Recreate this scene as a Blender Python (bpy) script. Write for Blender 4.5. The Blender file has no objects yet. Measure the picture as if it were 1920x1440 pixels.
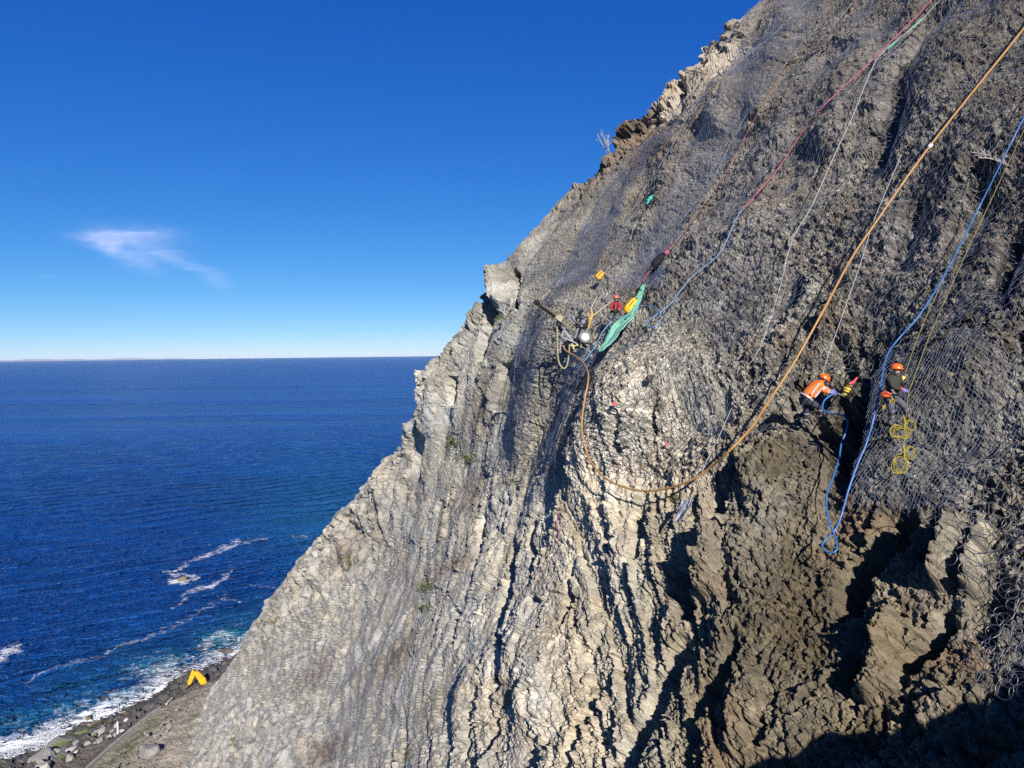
import bpy, bmesh, math, random
import numpy as np
from mathutils import Vector, Matrix
random.seed(7)
rng = np.random.default_rng(11)
C = bpy.context.scene.collection
R = math.radians
f32 = np.float32

# ------------------------------------------------------------------ camera
F = 1321.0                      # focal length in 1920-wide pixels
CAMZ = 92.0                     # height of the drone above the sea
PITCH = math.atan(57.3/F)
ROLL = 0.0114
fwd = np.array([0, math.cos(PITCH), -math.sin(PITCH)])
lup = np.array([0, math.sin(PITCH), math.cos(PITCH)])
xr = np.array([1.0, 0, 0])
cr = math.cos(ROLL)*xr - math.sin(ROLL)*lup
cu = math.cos(ROLL)*lup + math.sin(ROLL)*xr
CAM = np.array([0, 0, CAMZ])

def W(px, py, d):
    """point at depth d (metres along the view axis) seen at photo pixel px, py"""
    px = np.asarray(px, float); py = np.asarray(py, float); d = np.asarray(d, float)
    a = (px-960)/F*d; b = (720-py)/F*d
    return CAM + a[..., None]*cr + b[..., None]*cu + d[..., None]*fwd

def PX(P):
    q = np.asarray(P, float)-CAM
    d = q@fwd
    return 960+F*(q@cr)/d, 720-F*(q@cu)/d, d

def onz(px, py, z):
    """where the ray of a photo pixel meets height z"""
    px = np.asarray(px, float); py = np.asarray(py, float)
    ray = (px-960)[..., None]/F*cr + ((720-py)/F)[..., None]*cu + fwd
    t = (z-CAMZ)/ray[..., 2]
    return CAM + ray*t[..., None]

SUN = np.array([0.17, -0.85, 0.46]); SUN /= np.linalg.norm(SUN)

# ------------------------------------------------------------------ helpers
def link(name, me, mat=None, parent=None):
    o = bpy.data.objects.new(name, me); C.objects.link(o)
    if mat is not None and me is not None: me.materials.append(mat)
    if parent is not None: o.parent = parent
    return o

def np_mesh(name, v, faces, smooth=True):
    """v (N,3); faces: list of int arrays of shape (M,k)"""
    me = bpy.data.meshes.new(name)
    v = np.ascontiguousarray(v, dtype=f32)
    me.vertices.add(len(v)); me.vertices.foreach_set('co', v.ravel())
    loops = []; starts = []; n = 0
    for fa in faces:
        fa = np.asarray(fa, np.int32)
        if fa.size == 0: continue
        k = fa.shape[1]
        starts.append(n + np.arange(len(fa))*k); loops.append(fa.ravel()); n += fa.size
    loops = np.concatenate(loops); starts = np.concatenate(starts)
    me.loops.add(len(loops)); me.loops.foreach_set('vertex_index', loops.astype(np.int32))
    me.polygons.add(len(starts)); me.polygons.foreach_set('loop_start', starts.astype(np.int32))
    me.update(calc_edges=True); me.validate()
    me.polygons.foreach_set('use_smooth', np.full(len(me.polygons), smooth))
    return me

def set_col(me, name, col):
    a = me.attributes.new(name, 'FLOAT_COLOR', 'POINT')
    c = np.ones((len(me.vertices), 4), f32); c[:, :3] = col
    a.data.foreach_set('color', c.ravel())

def set_float(me, name, val):
    a = me.attributes.new(name, 'FLOAT', 'POINT'); a.data.foreach_set('value', np.asarray(val, f32).ravel())

def tag(o, label=None, cat=None, group=None, kind=None):
    if label: o['label'] = label
    if cat: o['category'] = cat
    if group: o['group'] = group
    if kind: o['kind'] = kind
    return o

def empty(name, loc=(0, 0, 0)):
    o = bpy.data.objects.new(name, None); C.objects.link(o); o.location = Vector(loc); o.empty_display_size = .2
    return o

class MB:
    """collects shapes in world space into one mesh"""
    def __init__(s): s.v = []; s.q = []; s.t = []; s.n = 0
    def add(s, v, q=None, t=None):
        v = np.asarray(v, float).reshape(-1, 3)
        if q is not None and len(q): s.q.append(np.asarray(q, np.int64).reshape(-1, 4)+s.n)
        if t is not None and len(t): s.t.append(np.asarray(t, np.int64).reshape(-1, 3)+s.n)
        s.v.append(v); s.n += len(v); return s
    def tube(s, pts, r, n=8, cap=True, closed=False):
        pts = np.asarray(pts, float); m = len(pts)
        r = np.broadcast_to(np.asarray(r, float), (m,))
        T = np.gradient(pts, axis=0)
        if closed: T = np.roll(pts, -1, 0)-np.roll(pts, 1, 0)
        T /= np.linalg.norm(T, axis=1)[:, None]+1e-12
        a = np.array([0, 0, 1.0]) if abs(T[0, 2]) < .9 else np.array([1.0, 0, 0])
        N = np.zeros_like(pts); u = np.cross(T[0], a); u /= np.linalg.norm(u)
        for i in range(m):
            u = u-T[i]*(u@T[i]); u /= np.linalg.norm(u)+1e-12; N[i] = u
        B = np.cross(T, N)
        th = np.arange(n)*2*math.pi/n
        v = pts[:, None]+r[:, None, None]*(np.cos(th)[None, :, None]*N[:, None]+np.sin(th)[None, :, None]*B[:, None])
        i = np.arange(m if closed else m-1)[:, None]*n; j = np.arange(n)[None]
        j2 = (j+1) % n; i2 = (i+n) % (m*n)
        q = np.stack([i+j, i+j2, i2+j2, i2+j], -1).reshape(-1, 4)
        v = v.reshape(-1, 3); t = []
        if cap and not closed:
            v = np.vstack([v, pts[0], pts[-1]])
            for k in range(n):
                t += [(m*n, (k+1) % n, k), (m*n+1, (m-1)*n+k, (m-1)*n+(k+1) % n)]
        return s.add(v, q, t)
    def bar(s, a, b, w, h, up=(0, 0, 1)):
        a = np.asarray(a, float); b = np.asarray(b, float); t = b-a; t = t/np.linalg.norm(t)
        x = np.cross(t, up); x /= np.linalg.norm(x)+1e-9; y = np.cross(x, t)
        v = [p+sx*x*w/2+sy*y*h/2 for p in (a, b) for sx, sy in ((-1, -1), (1, -1), (1, 1), (-1, 1))]
        return s.add(v, [(0, 3, 2, 1), (4, 5, 6, 7), (0, 1, 5, 4), (1, 2, 6, 5), (2, 3, 7, 6), (3, 0, 4, 7)])
    def ball(s, c, r, M=None, nu=14, nv=9, cut=-1.0):
        """ellipsoid; r scalar or 3; M 3x3 axes; cut keeps the part above z = cut"""
        r = np.broadcast_to(np.asarray(r, float), (3,))
        lo = math.asin(max(-1, cut))
        ph = np.linspace(lo, math.pi/2, nv); th = np.arange(nu)*2*math.pi/nu
        v = np.stack([np.cos(ph)[:, None]*np.cos(th), np.cos(ph)[:, None]*np.sin(th), np.broadcast_to(np.sin(ph)[:, None], (nv, nu))], -1).reshape(-1, 3)*r
        if M is not None: v = v@np.asarray(M)
        v = v+np.asarray(c)
        i = np.arange(nv-1)[:, None]*nu; j = np.arange(nu)[None]; j2 = (j+1) % nu
        q = np.stack([i+j, i+j2, i+nu+j2, i+nu+j], -1).reshape(-1, 4)
        return s.add(v, q)
    def prism(s, outline, a, b):
        """outline: list of 3-vectors; extruded by vector from a to b offsets"""
        o = np.asarray(outline, float); n = len(o)
        v = np.vstack([o+np.asarray(a), o+np.asarray(b)])
        q = [(k, (k+1) % n, n+(k+1) % n, n+k) for k in range(n)]
        c = len(v); v = np.vstack([v, o.mean(0)+np.asarray(a), o.mean(0)+np.asarray(b)])
        t = []
        for k in range(n): t += [(c, (k+1) % n, k), (c+1, n+k, n+(k+1) % n)]
        return s.add(v, q, t)
    def build(s, name, mat, parent=None, smooth=True, bevel=0):
        v = np.vstack(s.v)
        if parent is not None: v = v-np.array(parent.matrix_basis.translation if parent.parent is None else parent.parent.matrix_basis.translation)
        fs = []
        if s.q: fs.append(np.vstack(s.q))
        if s.t: fs.append(np.vstack(s.t))
        me = np_mesh(name, v, fs, smooth)
        bm = bmesh.new(); bm.from_mesh(me); bmesh.ops.recalc_face_normals(bm, faces=bm.faces); bm.to_mesh(me); bm.free()
        o = link(name, me, mat, parent)
        if smooth:
            try: me.set_sharp_from_angle(angle=R(50))
            except Exception: pass
        return o

def spline(pts, n=8):
    """Catmull-Rom through pts"""
    p = np.asarray(pts, float); p = np.vstack([2*p[0]-p[1], p, 2*p[-1]-p[-2]])
    out = []
    t = np.linspace(0, 1, n, endpoint=False)[:, None]
    for i in range(1, len(p)-2):
        a, b, c, d = p[i-1:i+3]
        out.append(.5*((2*b)+(-a+c)*t+(2*a-5*b+4*c-d)*t**2+(-a+3*b-3*c+d)*t**3))
    out.append(p[-2][None])
    return np.vstack(out)

# ------------------------------------------------------------------ noise
_perm = rng.permutation(256).astype(np.int32); _perm = np.concatenate([_perm, _perm, _perm])
_g = rng.normal(size=(256, 3)).astype(f32); _g /= np.linalg.norm(_g, axis=1)[:, None]
def perlin(p):
    sh = p.shape[:-1]; p = np.asarray(p, f32).reshape(-1, 3)
    i = np.floor(p).astype(np.int32); fr = p-i; i &= 255
    w = fr*fr*fr*(fr*(fr*6-15)+10)
    out = np.zeros(len(p), f32)
    for dx in (0, 1):
        A = _perm[(i[:, 0]+dx) & 255]; wx = w[:, 0] if dx else 1-w[:, 0]
        for dy in (0, 1):
            B = _perm[A+((i[:, 1]+dy) & 255)]; wy = (w[:, 1] if dy else 1-w[:, 1])*wx
            for dz in (0, 1):
                g = _g[_perm[B+((i[:, 2]+dz) & 255)]]
                wz = (w[:, 2] if dz else 1-w[:, 2])*wy
                out += wz*(g[:, 0]*(fr[:, 0]-dx)+g[:, 1]*(fr[:, 1]-dy)+g[:, 2]*(fr[:, 2]-dz))
    return (out*1.6).reshape(sh)
def fbm(p, o=4, g=.5, l=2.03):
    s = 0; a = 1
    for k in range(o):
        s = s+a*perlin(p*(l**k)+17.3*k); a *= g
    return s
_h = rng.random((4096, 8)).astype(f32)
def voro(p):
    """nearest cell: distance gap F2-F1, offset vector to the cell point, 5 random numbers of the cell"""
    sh = p.shape[:-1]; p = np.asarray(p, f32).reshape(-1, 3)
    i = np.floor(p).astype(np.int32); N = len(p)
    f1 = np.full(N, 9, f32); f2 = np.full(N, 9, f32); idx = np.zeros(N, np.int32); off = np.zeros((N, 3), f32)
    for dx in (-1, 0, 1):
        for dy in (-1, 0, 1):
            for dz in (-1, 0, 1):
                c = i+np.array([dx, dy, dz], np.int32)
                h = (c[:, 0]*73856093+c[:, 1]*19349663+c[:, 2]*83492791).astype(np.uint32)
                h ^= h >> np.uint32(13); h *= np.uint32(1274126177); h ^= h >> np.uint32(16); h = (h & np.uint32(4095)).astype(np.int32)
                d = p-c-_h[h, :3]
                r = (d*d).sum(1)
                m = r < f1
                f2 = np.where(m, f1, np.minimum(f2, r)); f1 = np.where(m, r, f1)
                idx[m] = h[m]; off[m] = d[m]
    return (np.sqrt(f2)-np.sqrt(f1)).reshape(sh), off.reshape(sh+(3,)), _h[idx, 3:].reshape(sh+(5,))
def sst(a, b, x):
    t = np.clip((x-a)/(b-a), 0, 1); return t*t*(3-2*t)

# ------------------------------------------------------------------ materials
def nodes(name):
    m = bpy.data.materials.new(name); m.use_nodes = True
    nt = m.node_tree; nt.nodes.clear()
    out = nt.nodes.new('ShaderNodeOutputMaterial'); bs = nt.nodes.new('ShaderNodeBsdfPrincipled')
    nt.links.new(bs.outputs[0], out.inputs[0])
    return m, nt, bs, out
def N(nt, t, **kw):
    n = nt.nodes.new(t)
    for k, v in kw.items():
        if k.startswith('i_'):
            key = k[2:]; key = int(key) if key.isdigit() else key.replace('_', ' ')
            n.inputs[key].default_value = v
        else: setattr(n, k, v)
    return n
def mat(name, col, rough=.6, metal=0, var=.25, scale=8, bump=.0, bscale=60, spec=.4, coat=0):
    m, nt, bs, out = nodes(name)
    L = nt.links.new
    tc = N(nt, 'ShaderNodeTexCoord')
    nz = N(nt, 'ShaderNodeTexNoise', i_Scale=scale, i_Detail=6.0, i_Roughness=.65)
    L(tc.outputs['Object'], nz.inputs['Vector'])
    mr = N(nt, 'ShaderNodeMapRange'); mr.inputs[1].default_value = .3; mr.inputs[2].default_value = .7
    mr.inputs[3].default_value = 1-var; mr.inputs[4].default_value = 1+var
    L(nz.outputs[0], mr.inputs[0])
    mx = N(nt, 'ShaderNodeMix', data_type='RGBA', blend_type='MULTIPLY'); mx.inputs[0].default_value = 1
    mx.inputs[6].default_value = (*col, 1)
    L(mr.outputs[0], mx.inputs[7]); L(mx.outputs[2], bs.inputs['Base Color'])
    bs.inputs['Roughness'].default_value = rough; bs.inputs['Metallic'].default_value = metal
    bs.inputs['Specular IOR Level'].default_value = spec
    if bump:
        nb = N(nt, 'ShaderNodeTexNoise', i_Scale=bscale, i_Detail=5.0)
        L(tc.outputs['Object'], nb.inputs['Vector'])
        bp = N(nt, 'ShaderNodeBump', i_Strength=.6, i_Distance=bump); L(nb.outputs[0], bp.inputs['Height']); L(bp.outputs[0], bs.inputs['Normal'])
    return m

# ================================================================== CLIFF
SIL = np.array([(1560,-200),(1500,-110),(1430,0),(1412,22),(1385,55),(1355,76),(1335,83),(1318,90),(1310,105),(1290,122),(1280,140),(1256,147),(1235,168),
 (1232,185),(1225,205),(1205,222),(1175,233),(1172,250),(1160,268),(1155,285),(1128,318),(1105,335),(1060,375),(1020,405),(992,430),(985,455),(960,480),
 (935,495),(915,508),(911,540),(905,570),(890,585),(870,605),(856,625),(845,650),(825,670),(805,690),(792,705),(794,725),(790,760),(780,790),(768,812),(755,830),
 (735,865),(720,880),(700,900),(680,925),(660,945),(640,965),(620,990),(600,1015),(580,1035),(560,1062),(540,1090),(520,1115),(500,1140),(485,1165),(470,1185),
 (455,1210),(445,1235),(430,1260),(412,1285),(395,1305),(380,1335),(365,1370),(345,1440),(300,1640)], float)
_sy = np.arange(-200, 1641, 2.0); _sx = np.interp(_sy, SIL[:, 1], SIL[:, 0]); _sx = np.convolve(np.pad(_sx, 2, mode='edge'), np.ones(5)/5, 'valid')
def sil(py): return np.interp(py, _sy, _sx)
PY0, PY1, PX1 = -160.0, 1620.0, 2140.0
V, U, NW = 880, 860, 46
nP = np.array([-0.674, -0.36, 0.643]); nP /= np.linalg.norm(nP)
P0 = np.array([10.8, 20.2, CAMZ-1.1])
def plane_d(px, py):
    ray = (px-960)/F*cr + (720-py)/F*cu + fwd
    return ((P0-CAM)@nP)/(ray@nP)
ctrl = [(1560,-200,54),(1430,0,54),(1330,85,55),(1235,170,56),(1172,240,57),(1128,318,57),(1060,375,57),(992,430,57),(915,508,57),(905,570,56),(856,625,57),(805,690,58),
 (790,760,60),(755,830,65),(700,900,72),(640,965,81),(580,1035,92),(540,1090,102),(500,1140,116),(470,1185,132),(445,1235,154),(412,1285,160),(380,1335,154),(345,1440,138),(300,1640,104),
 (420,1440,116),(500,1440,88),(600,1440,62),(700,1440,45),(820,1440,31),(950,1440,24.5),(1100,1440,20.2),(1250,1440,17.6),
 (400,1620,88),(600,1620,50),(800,1620,26),(1000,1620,20),(1200,1620,16.5),
 (480,1300,122),(560,1300,84),(660,1300,56),(760,1300,39.5),(880,1300,29),(1020,1300,24),(1180,1300,20.3),
 (560,1180,99),(640,1160,75),(730,1150,54),(840,1150,38.5),(960,1150,29.5),(1080,1150,25),(1200,1150,22),
 (680,1010,76),(760,1000,57),(850,1000,44),(960,1000,34.5),(1070,1000,28.5),(1180,1000,25),
 (800,880,57),(870,870,48),(960,870,38.5),(1070,870,31),(1170,870,27),
 (860,740,52),(930,740,44.5),(1010,740,37.5),(1090,740,32),(1190,740,27.6),
 (960,610,47),(1030,600,39.5),(1090,600,34.5),(1170,600,32.5),(1000,520,49),(1060,480,48)]
for py in (-160, 60, 280, 500, 720, 940, 1180, 1440, 1620):
    for px in (1330, 1500, 1700, 1900, 2140):
        d = plane_d(px, py)
        if px < sil(py)+60: continue
        if 5 < d < 70: ctrl.append((px, py, d))
ctrl = np.array(ctrl, float)
cx = ctrl[:, :2]/1000; ci = 1/ctrl[:, 2]
def _phi(a, b):
    r2 = ((a[:, None]-b[None])**2).sum(-1); return .5*r2*np.log(r2+1e-9)
n = len(cx)
A = np.zeros((n+3, n+3)); A[:n, :n] = _phi(cx, cx)+np.eye(n)*2e-3; A[:n, n] = 1; A[:n, n+1:] = cx; A[n, :n] = 1; A[n+1:, :n] = cx.T
sol = np.linalg.solve(A, np.concatenate([ci, np.zeros(3)]))
def base_inv(px, py):
    p = np.stack([px, py], -1).reshape(-1, 2)/1000; out = np.empty(len(p))
    for k in range(0, len(p), 60000):
        q = p[k:k+60000]; out[k:k+60000] = _phi(q, cx)@sol[:n]+sol[n]+q@sol[n+1:]
    return out.reshape(np.shape(px))
py1 = np.linspace(PY0, PY1, V)
s1 = sil(py1)
uu = np.linspace(0, 1, U)
GPX = s1[:, None]+uu[None]*(PX1-s1)[:, None]; GPY = np.broadcast_to(py1[:, None], GPX.shape).copy()
sub = base_inv(GPX[::4, ::4], GPY[::4, ::4])       # evaluated coarsely, then refined
def up4(a):
    vi = np.linspace(0, (V-1)/4, V); ui = np.linspace(0, (U-1)/4, U)
    vi = np.minimum(vi, a.shape[0]-1.001); ui = np.minimum(ui, a.shape[1]-1.001)
    v0 = vi.astype(int); u0 = ui.astype(int); fv = (vi-v0)[:, None]; fu = (ui-u0)[None]
    r0 = a[v0]; r1 = a[v0+1]
    return (r0[:, u0]*(1-fu)+r0[:, u0+1]*fu)*(1-fv)+(r1[:, u0]*(1-fu)+r1[:, u0+1]*fu)*fv
GD = 1/np.clip(up4(sub), 1/200, 1/6)
BASE = W(GPX, GPY, GD)
# the ridge turns away behind its skyline
tt = (np.arange(1, NW+1)/NW)**2.2*70
S = BASE[:, 0]; d0 = S-CAM; d0 = d0*np.array([1, 1, 0]); d0 /= np.linalg.norm(d0, axis=1)[:, None]
wrap = []; cur = S.copy(); last = 0
for k in range(NW):
    a = R(4+34*min(1, tt[k]/14)); st = tt[k]-last; last = tt[k]
    ca, sa = math.cos(a), math.sin(a)
    dd = np.stack([d0[:, 0]*ca+d0[:, 1]*sa, -d0[:, 0]*sa+d0[:, 1]*ca, np.zeros(len(d0))], -1)
    cur = cur+dd*st; wrap.append(cur)
wrap = np.stack(wrap[::-1], 1)
FULL = np.concatenate([wrap, BASE], 1)
def grid_normals(P):
    nn = np.cross(np.gradient(P, axis=1), np.gradient(P, axis=0))
    nn /= np.linalg.norm(nn, axis=-1)[..., None]+1e-9
    return nn
def blur(a, r, it=2):
    """box blur of a 2-D (or 2-D + vector) array"""
    for _ in range(it):
        for ax in (0, 1):
            pad = [(0, 0)]*a.ndim; pad[ax] = (r+1, r)
            c = np.cumsum(np.pad(a, pad, mode='edge'), axis=ax, dtype=np.float64)
            n_ = a.shape[ax]
            hi = np.take(c, np.arange(2*r+1, 2*r+1+n_), axis=ax); lo = np.take(c, np.arange(0, n_), axis=ax)
            a = (hi-lo)/(2*r+1)
    return a
NRM = grid_normals(FULL)
if (NRM[V//2, -U//2]@nP) < 0: NRM = -NRM
NRM = blur(NRM, 5); NRM /= np.linalg.norm(NRM, axis=-1)[..., None]
NC = NRM[:, NW:]

def samp(Aa, px, py):
    """bilinear look-up of a core-grid array at photo pixels"""
    px = np.asarray(px, float); py = np.asarray(py, float)
    v = np.clip((py-PY0)/(PY1-PY0)*(V-1), 0, V-1.001); s_ = sil(py)
    u = np.clip((px-s_)/(PX1-s_)*(U-1), 0, U-1.001)
    v0 = v.astype(np.int32); u0 = u.astype(np.int32); fv = v-v0; fu = u-u0
    if Aa.ndim == 3: fv = fv[..., None]; fu = fu[..., None]
    return (Aa[v0, u0]*(1-fu)+Aa[v0, u0+1]*fu)*(1-fv)+(Aa[v0+1, u0]*(1-fu)+Aa[v0+1, u0+1]*fu)*fv
def idw(px, py, pts, vals, p=2.5):
    pts = np.asarray(pts, float); vals = np.asarray(vals, float); w_ = 0; s_ = 0
    for (x, y), v in zip(pts, vals):
        d = ((px-x)**2+(py-y)**2+900)**(-p/2); w_ = w_+d; s_ = s_+d[..., None]*v
    return s_/w_[..., None]

# grain direction of the rock (in the photo, down the face)
dirs = [((1350,1300),(-.6,.8)),((1150,1400),(-.62,.8)),((1650,1050),(-.5,.86)),((1850,1150),(-.5,.86)),((1500,1250),(-.5,.87)),((930,1100),(-.05,1)),
 ((900,1350),(-.3,.97)),((1100,1000),(-.1,1)),((1150,1200),(-.2,.98)),((700,1200),(-.45,.9)),((550,1250),(-.6,.8)),((850,800),(-.15,1)),((1100,800),(-.1,1)),
 ((1200,400),(-.5,.85)),((1600,300),(-.5,.86)),((1800,600),(-.42,.9)),((1350,1000),(-.35,.9))]
sx_, sy_ = GPX[::4, ::4], GPY[::4, ::4]
DIR = idw(sx_, sy_, [a for a, b in dirs], [b for a, b in dirs])
DIR = np.stack([up4(DIR[..., 0]), up4(DIR[..., 1])], -1); DIR /= np.linalg.norm(DIR, axis=-1)[..., None]
def grain(freq, length, steps, seed):
    """noise drawn out along the grain: 1/freq metres wide, about length metres long"""
    g = perlin(BASE*freq+seed).astype(f32)
    step = length/(2**steps)*F/GD
    for k in range(steps):
        g = .5*(g+samp(g, GPX+DIR[..., 0]*step*2**k, GPY+DIR[..., 1]*step*2**k)).astype(f32)
    return g/g.std()

def blob(x, y, rx, ry, rot=0, sharp=2):
    c, s_ = math.cos(R(rot)), math.sin(R(rot)); dx = WPX-x; dy = WPY-y
    return np.exp(-(((dx*c+dy*s_)/rx)**2+((-dx*s_+dy*c)/ry)**2)**(sharp/2))
def polydist(pl):
    pl = np.asarray(pl, float); best = np.full(GPX.shape, 1e9); tb = np.zeros(GPX.shape); L_ = 0
    x0, x1 = pl[:, 0].min()-140, pl[:, 0].max()+140
    seg = np.linalg.norm(np.diff(pl, axis=0), axis=1); tot = seg.sum()
    for (a, b, l) in zip(pl[:-1], pl[1:], seg):
        t = np.clip(((WPX-a[0])*(b-a)[0]+(WPY-a[1])*(b-a)[1])/(l*l), 0, 1)
        d = np.hypot(WPX-a[0]-t*(b-a)[0], WPY-a[1]-t*(b-a)[1])
        m = d < best; best[m] = d[m]; tb[m] = ((L_+t*l)/tot)[m]; L_ += l
    return best, tb

wn = perlin(BASE*.9)*9+perlin(BASE*2.3+9)*5; wm = perlin(BASE*.9+40)*9+perlin(BASE*2.3+55)*5
WPX = GPX+wn*22/GD; WPY = GPY+wm*22/GD

ribs = grain(1/1.2, 5.5, 5, 3.0); rib2 = grain(1/.45, 2.2, 4, 31.0)
es = np.cross([0, 0, 1.0], nP); es /= np.linalg.norm(es); et = np.cross(nP, es)
if es[0] > 0: es = -es
if et[2] < 0: et = -et
STN = np.stack([BASE@es, BASE@et, BASE@nP], -1)
KS = -.26+.60*sst(980, 1440, GPX[::4, ::4])+.30*(1-sst(450, 800, GPY[::4, ::4]))*(1-sst(980, 1440, GPX[::4, ::4]))
_q = STN.copy(); _q[..., 0] += up4(KS)*(_q[..., 1]+4)
jw = np.stack([perlin(BASE*1.1), perlin(BASE*1.1+30), perlin(BASE*1.1+60)], -1)*.35+np.stack([perlin(BASE*3.1), perlin(BASE*3.1+30), perlin(BASE*3.1+60)], -1)*.14
v1, o1, h1 = voro(_q/np.array([1.6, 3.0, 1.6])+jw*np.array([.8, .5, .5]))
vB, oB, hB = voro(_q/np.array([.80, 1.35, .8])+jw*np.array([1.1, .8, .7])+7)
vC, oC, hC = voro(_q/np.array([.36, .58, .4])+jw*np.array([1.3, 1.1, .7])+13)
v2, o2, h2 = voro(BASE*2.9+perlin(BASE*4)[..., None]*.3)
v3, o3, h3 = voro(BASE*7.5)
vL, oL, hL = voro(BASE*np.array([.30, .22, .26])+np.stack([perlin(BASE*.4), perlin(BASE*.4+30), perlin(BASE*.4+60)], -1)*.9)
def facet(v, o, h, tilt): return (h[..., 0]-.5)+tilt*((h[..., 1:4]-.5)*o).sum(-1)
def plate(v, o, h, t1, t2): return (h[..., 0]-.5)+t1*(h[..., 1]-.35)*o[..., 0]+t2*(h[..., 2]-.5)*o[..., 1]

# regions (0..1)
px, py = WPX, WPY
def below(pts): 
    q = np.array(pts, float); return py-np.interp(px, q[:, 0], q[:, 1])
dl = below([(300,1000),(900,860),(1050,900),(1130,880),(1340,890),(1440,840),(1560,830),(1620,950),(1760,960),(1830,1010),(1900,1330),(2140,1330)])
m_low = sst(-30, 40, dl)
far = sst(45, 75, GD)
m_rib = m_low*(1-sst(42, 60, GD))
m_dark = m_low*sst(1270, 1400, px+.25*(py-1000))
m_net = 1-m_low
pale = np.clip(blob(1190, 760, 130, 150, 0, 3)+blob(1140, 950, 90, 120, 0, 3)+.5*blob(1050, 1200, 200, 220, 0, 3), 0, 1)
left = sst(44, 60, GD)*sst(650, 800, py)

H = np.zeros(GPX.shape)
vd = BASE-CAM; vd /= np.linalg.norm(vd, axis=-1)[..., None]
eff = F/GD*1024/1920*np.clip(np.abs((vd*NC).sum(-1)), .25, 1)      # picture pixels per metre of face
w3 = sst(.8, 2.0, .13*eff); w2 = sst(1.2, 3.2, .34*eff); w1 = sst(1.5, 5, .8*eff); wr2 = sst(.8, 2.2, .42*eff); wr3 = sst(.8, 2.2, .17*eff)
ribL = grain(1/2.6, 22, 5, 51.0)
und = perlin(BASE*np.array([.2, .2, .13]))*.9+perlin(BASE*np.array([.5, .5, .3])+5)*.45
H += und*(.34+.5*m_net)
def crack(r, th, k): return np.where(r < -th, (r+th)*k, 0)
A1 = .09+.08*m_rib+.15*m_dark-.075*left
rmask = sst(.0, .7, perlin(BASE*.28+21))
H += (.01+.05*m_rib*rmask+.02*m_dark)*(ribs*.4+crack(ribs, 1.2, 2.6))*sst(1.0, 3.5, 1.2*eff)
H += far*(.12*ribL+crack(ribL, 1.2, .7))
sc = 1-.5*pale
rough = m_low*sst(1560, 1640, px)
earth = m_dark*(1-rough)
sm = .3+1.0*sst(-.35, .45, perlin(BASE*.24+77)); sm = sm*m_low+(1-m_low)
vS, oS, hS = voro(_q/np.array([2.8, 5.0, 3.0])+jw*np.array([.5, .4, .4])+23)
H += plate(vS, oS, hS, 1.0, 1.3)*(.33*m_rib+.12*left)*sst(2, 6, 2.8*eff)
wB = sst(1.0, 3.0, .62*eff)*sm; wC = sst(1.0, 3.0, .30*eff)*sm
H += plate(v1, o1, h1, 1.6, .8)*(.14+.07*m_rib+.12*rough-.13*earth-.06*left)*sc*w1
H += plate(vB, oB, hB, 1.7, .9)*(.085+.03*m_rib+.10*rough-.06*earth-.04*left)*(1-.45*pale)*wB
H += plate(vC, oC, hC, 1.7, 1.0)*(.055+.015*m_rib+.05*rough-.02*earth)*(1-.35*pale)*wC
H -= (sst(.10, 0, vB)*.06*wB+sst(.12, 0, vC)*.03*wC)*(.4+.6*m_rib)*(1-.7*left)
H += facet(v2, o2, h2, 1.5)*(.06+.10*m_net+.08*rough+.035*earth)*sc*w2
H += facet(v3, o3, h3, 1.6)*(.05+.06*m_net+.05*rough+.045*earth)*w3
H += facet(vL, oL, hL, 1.0)*(.2-.02*far)
H -= sst(.09, 0, v1)*.08*w1+sst(.09, 0, v2)*.035*w2
H += fbm(BASE*5, 3)*.05
H += far*(fbm(BASE*.35+3, 5)*.75+.35*np.abs(perlin(BASE*.22+31))+.12*fbm(BASE*1.7+2, 3))

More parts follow.
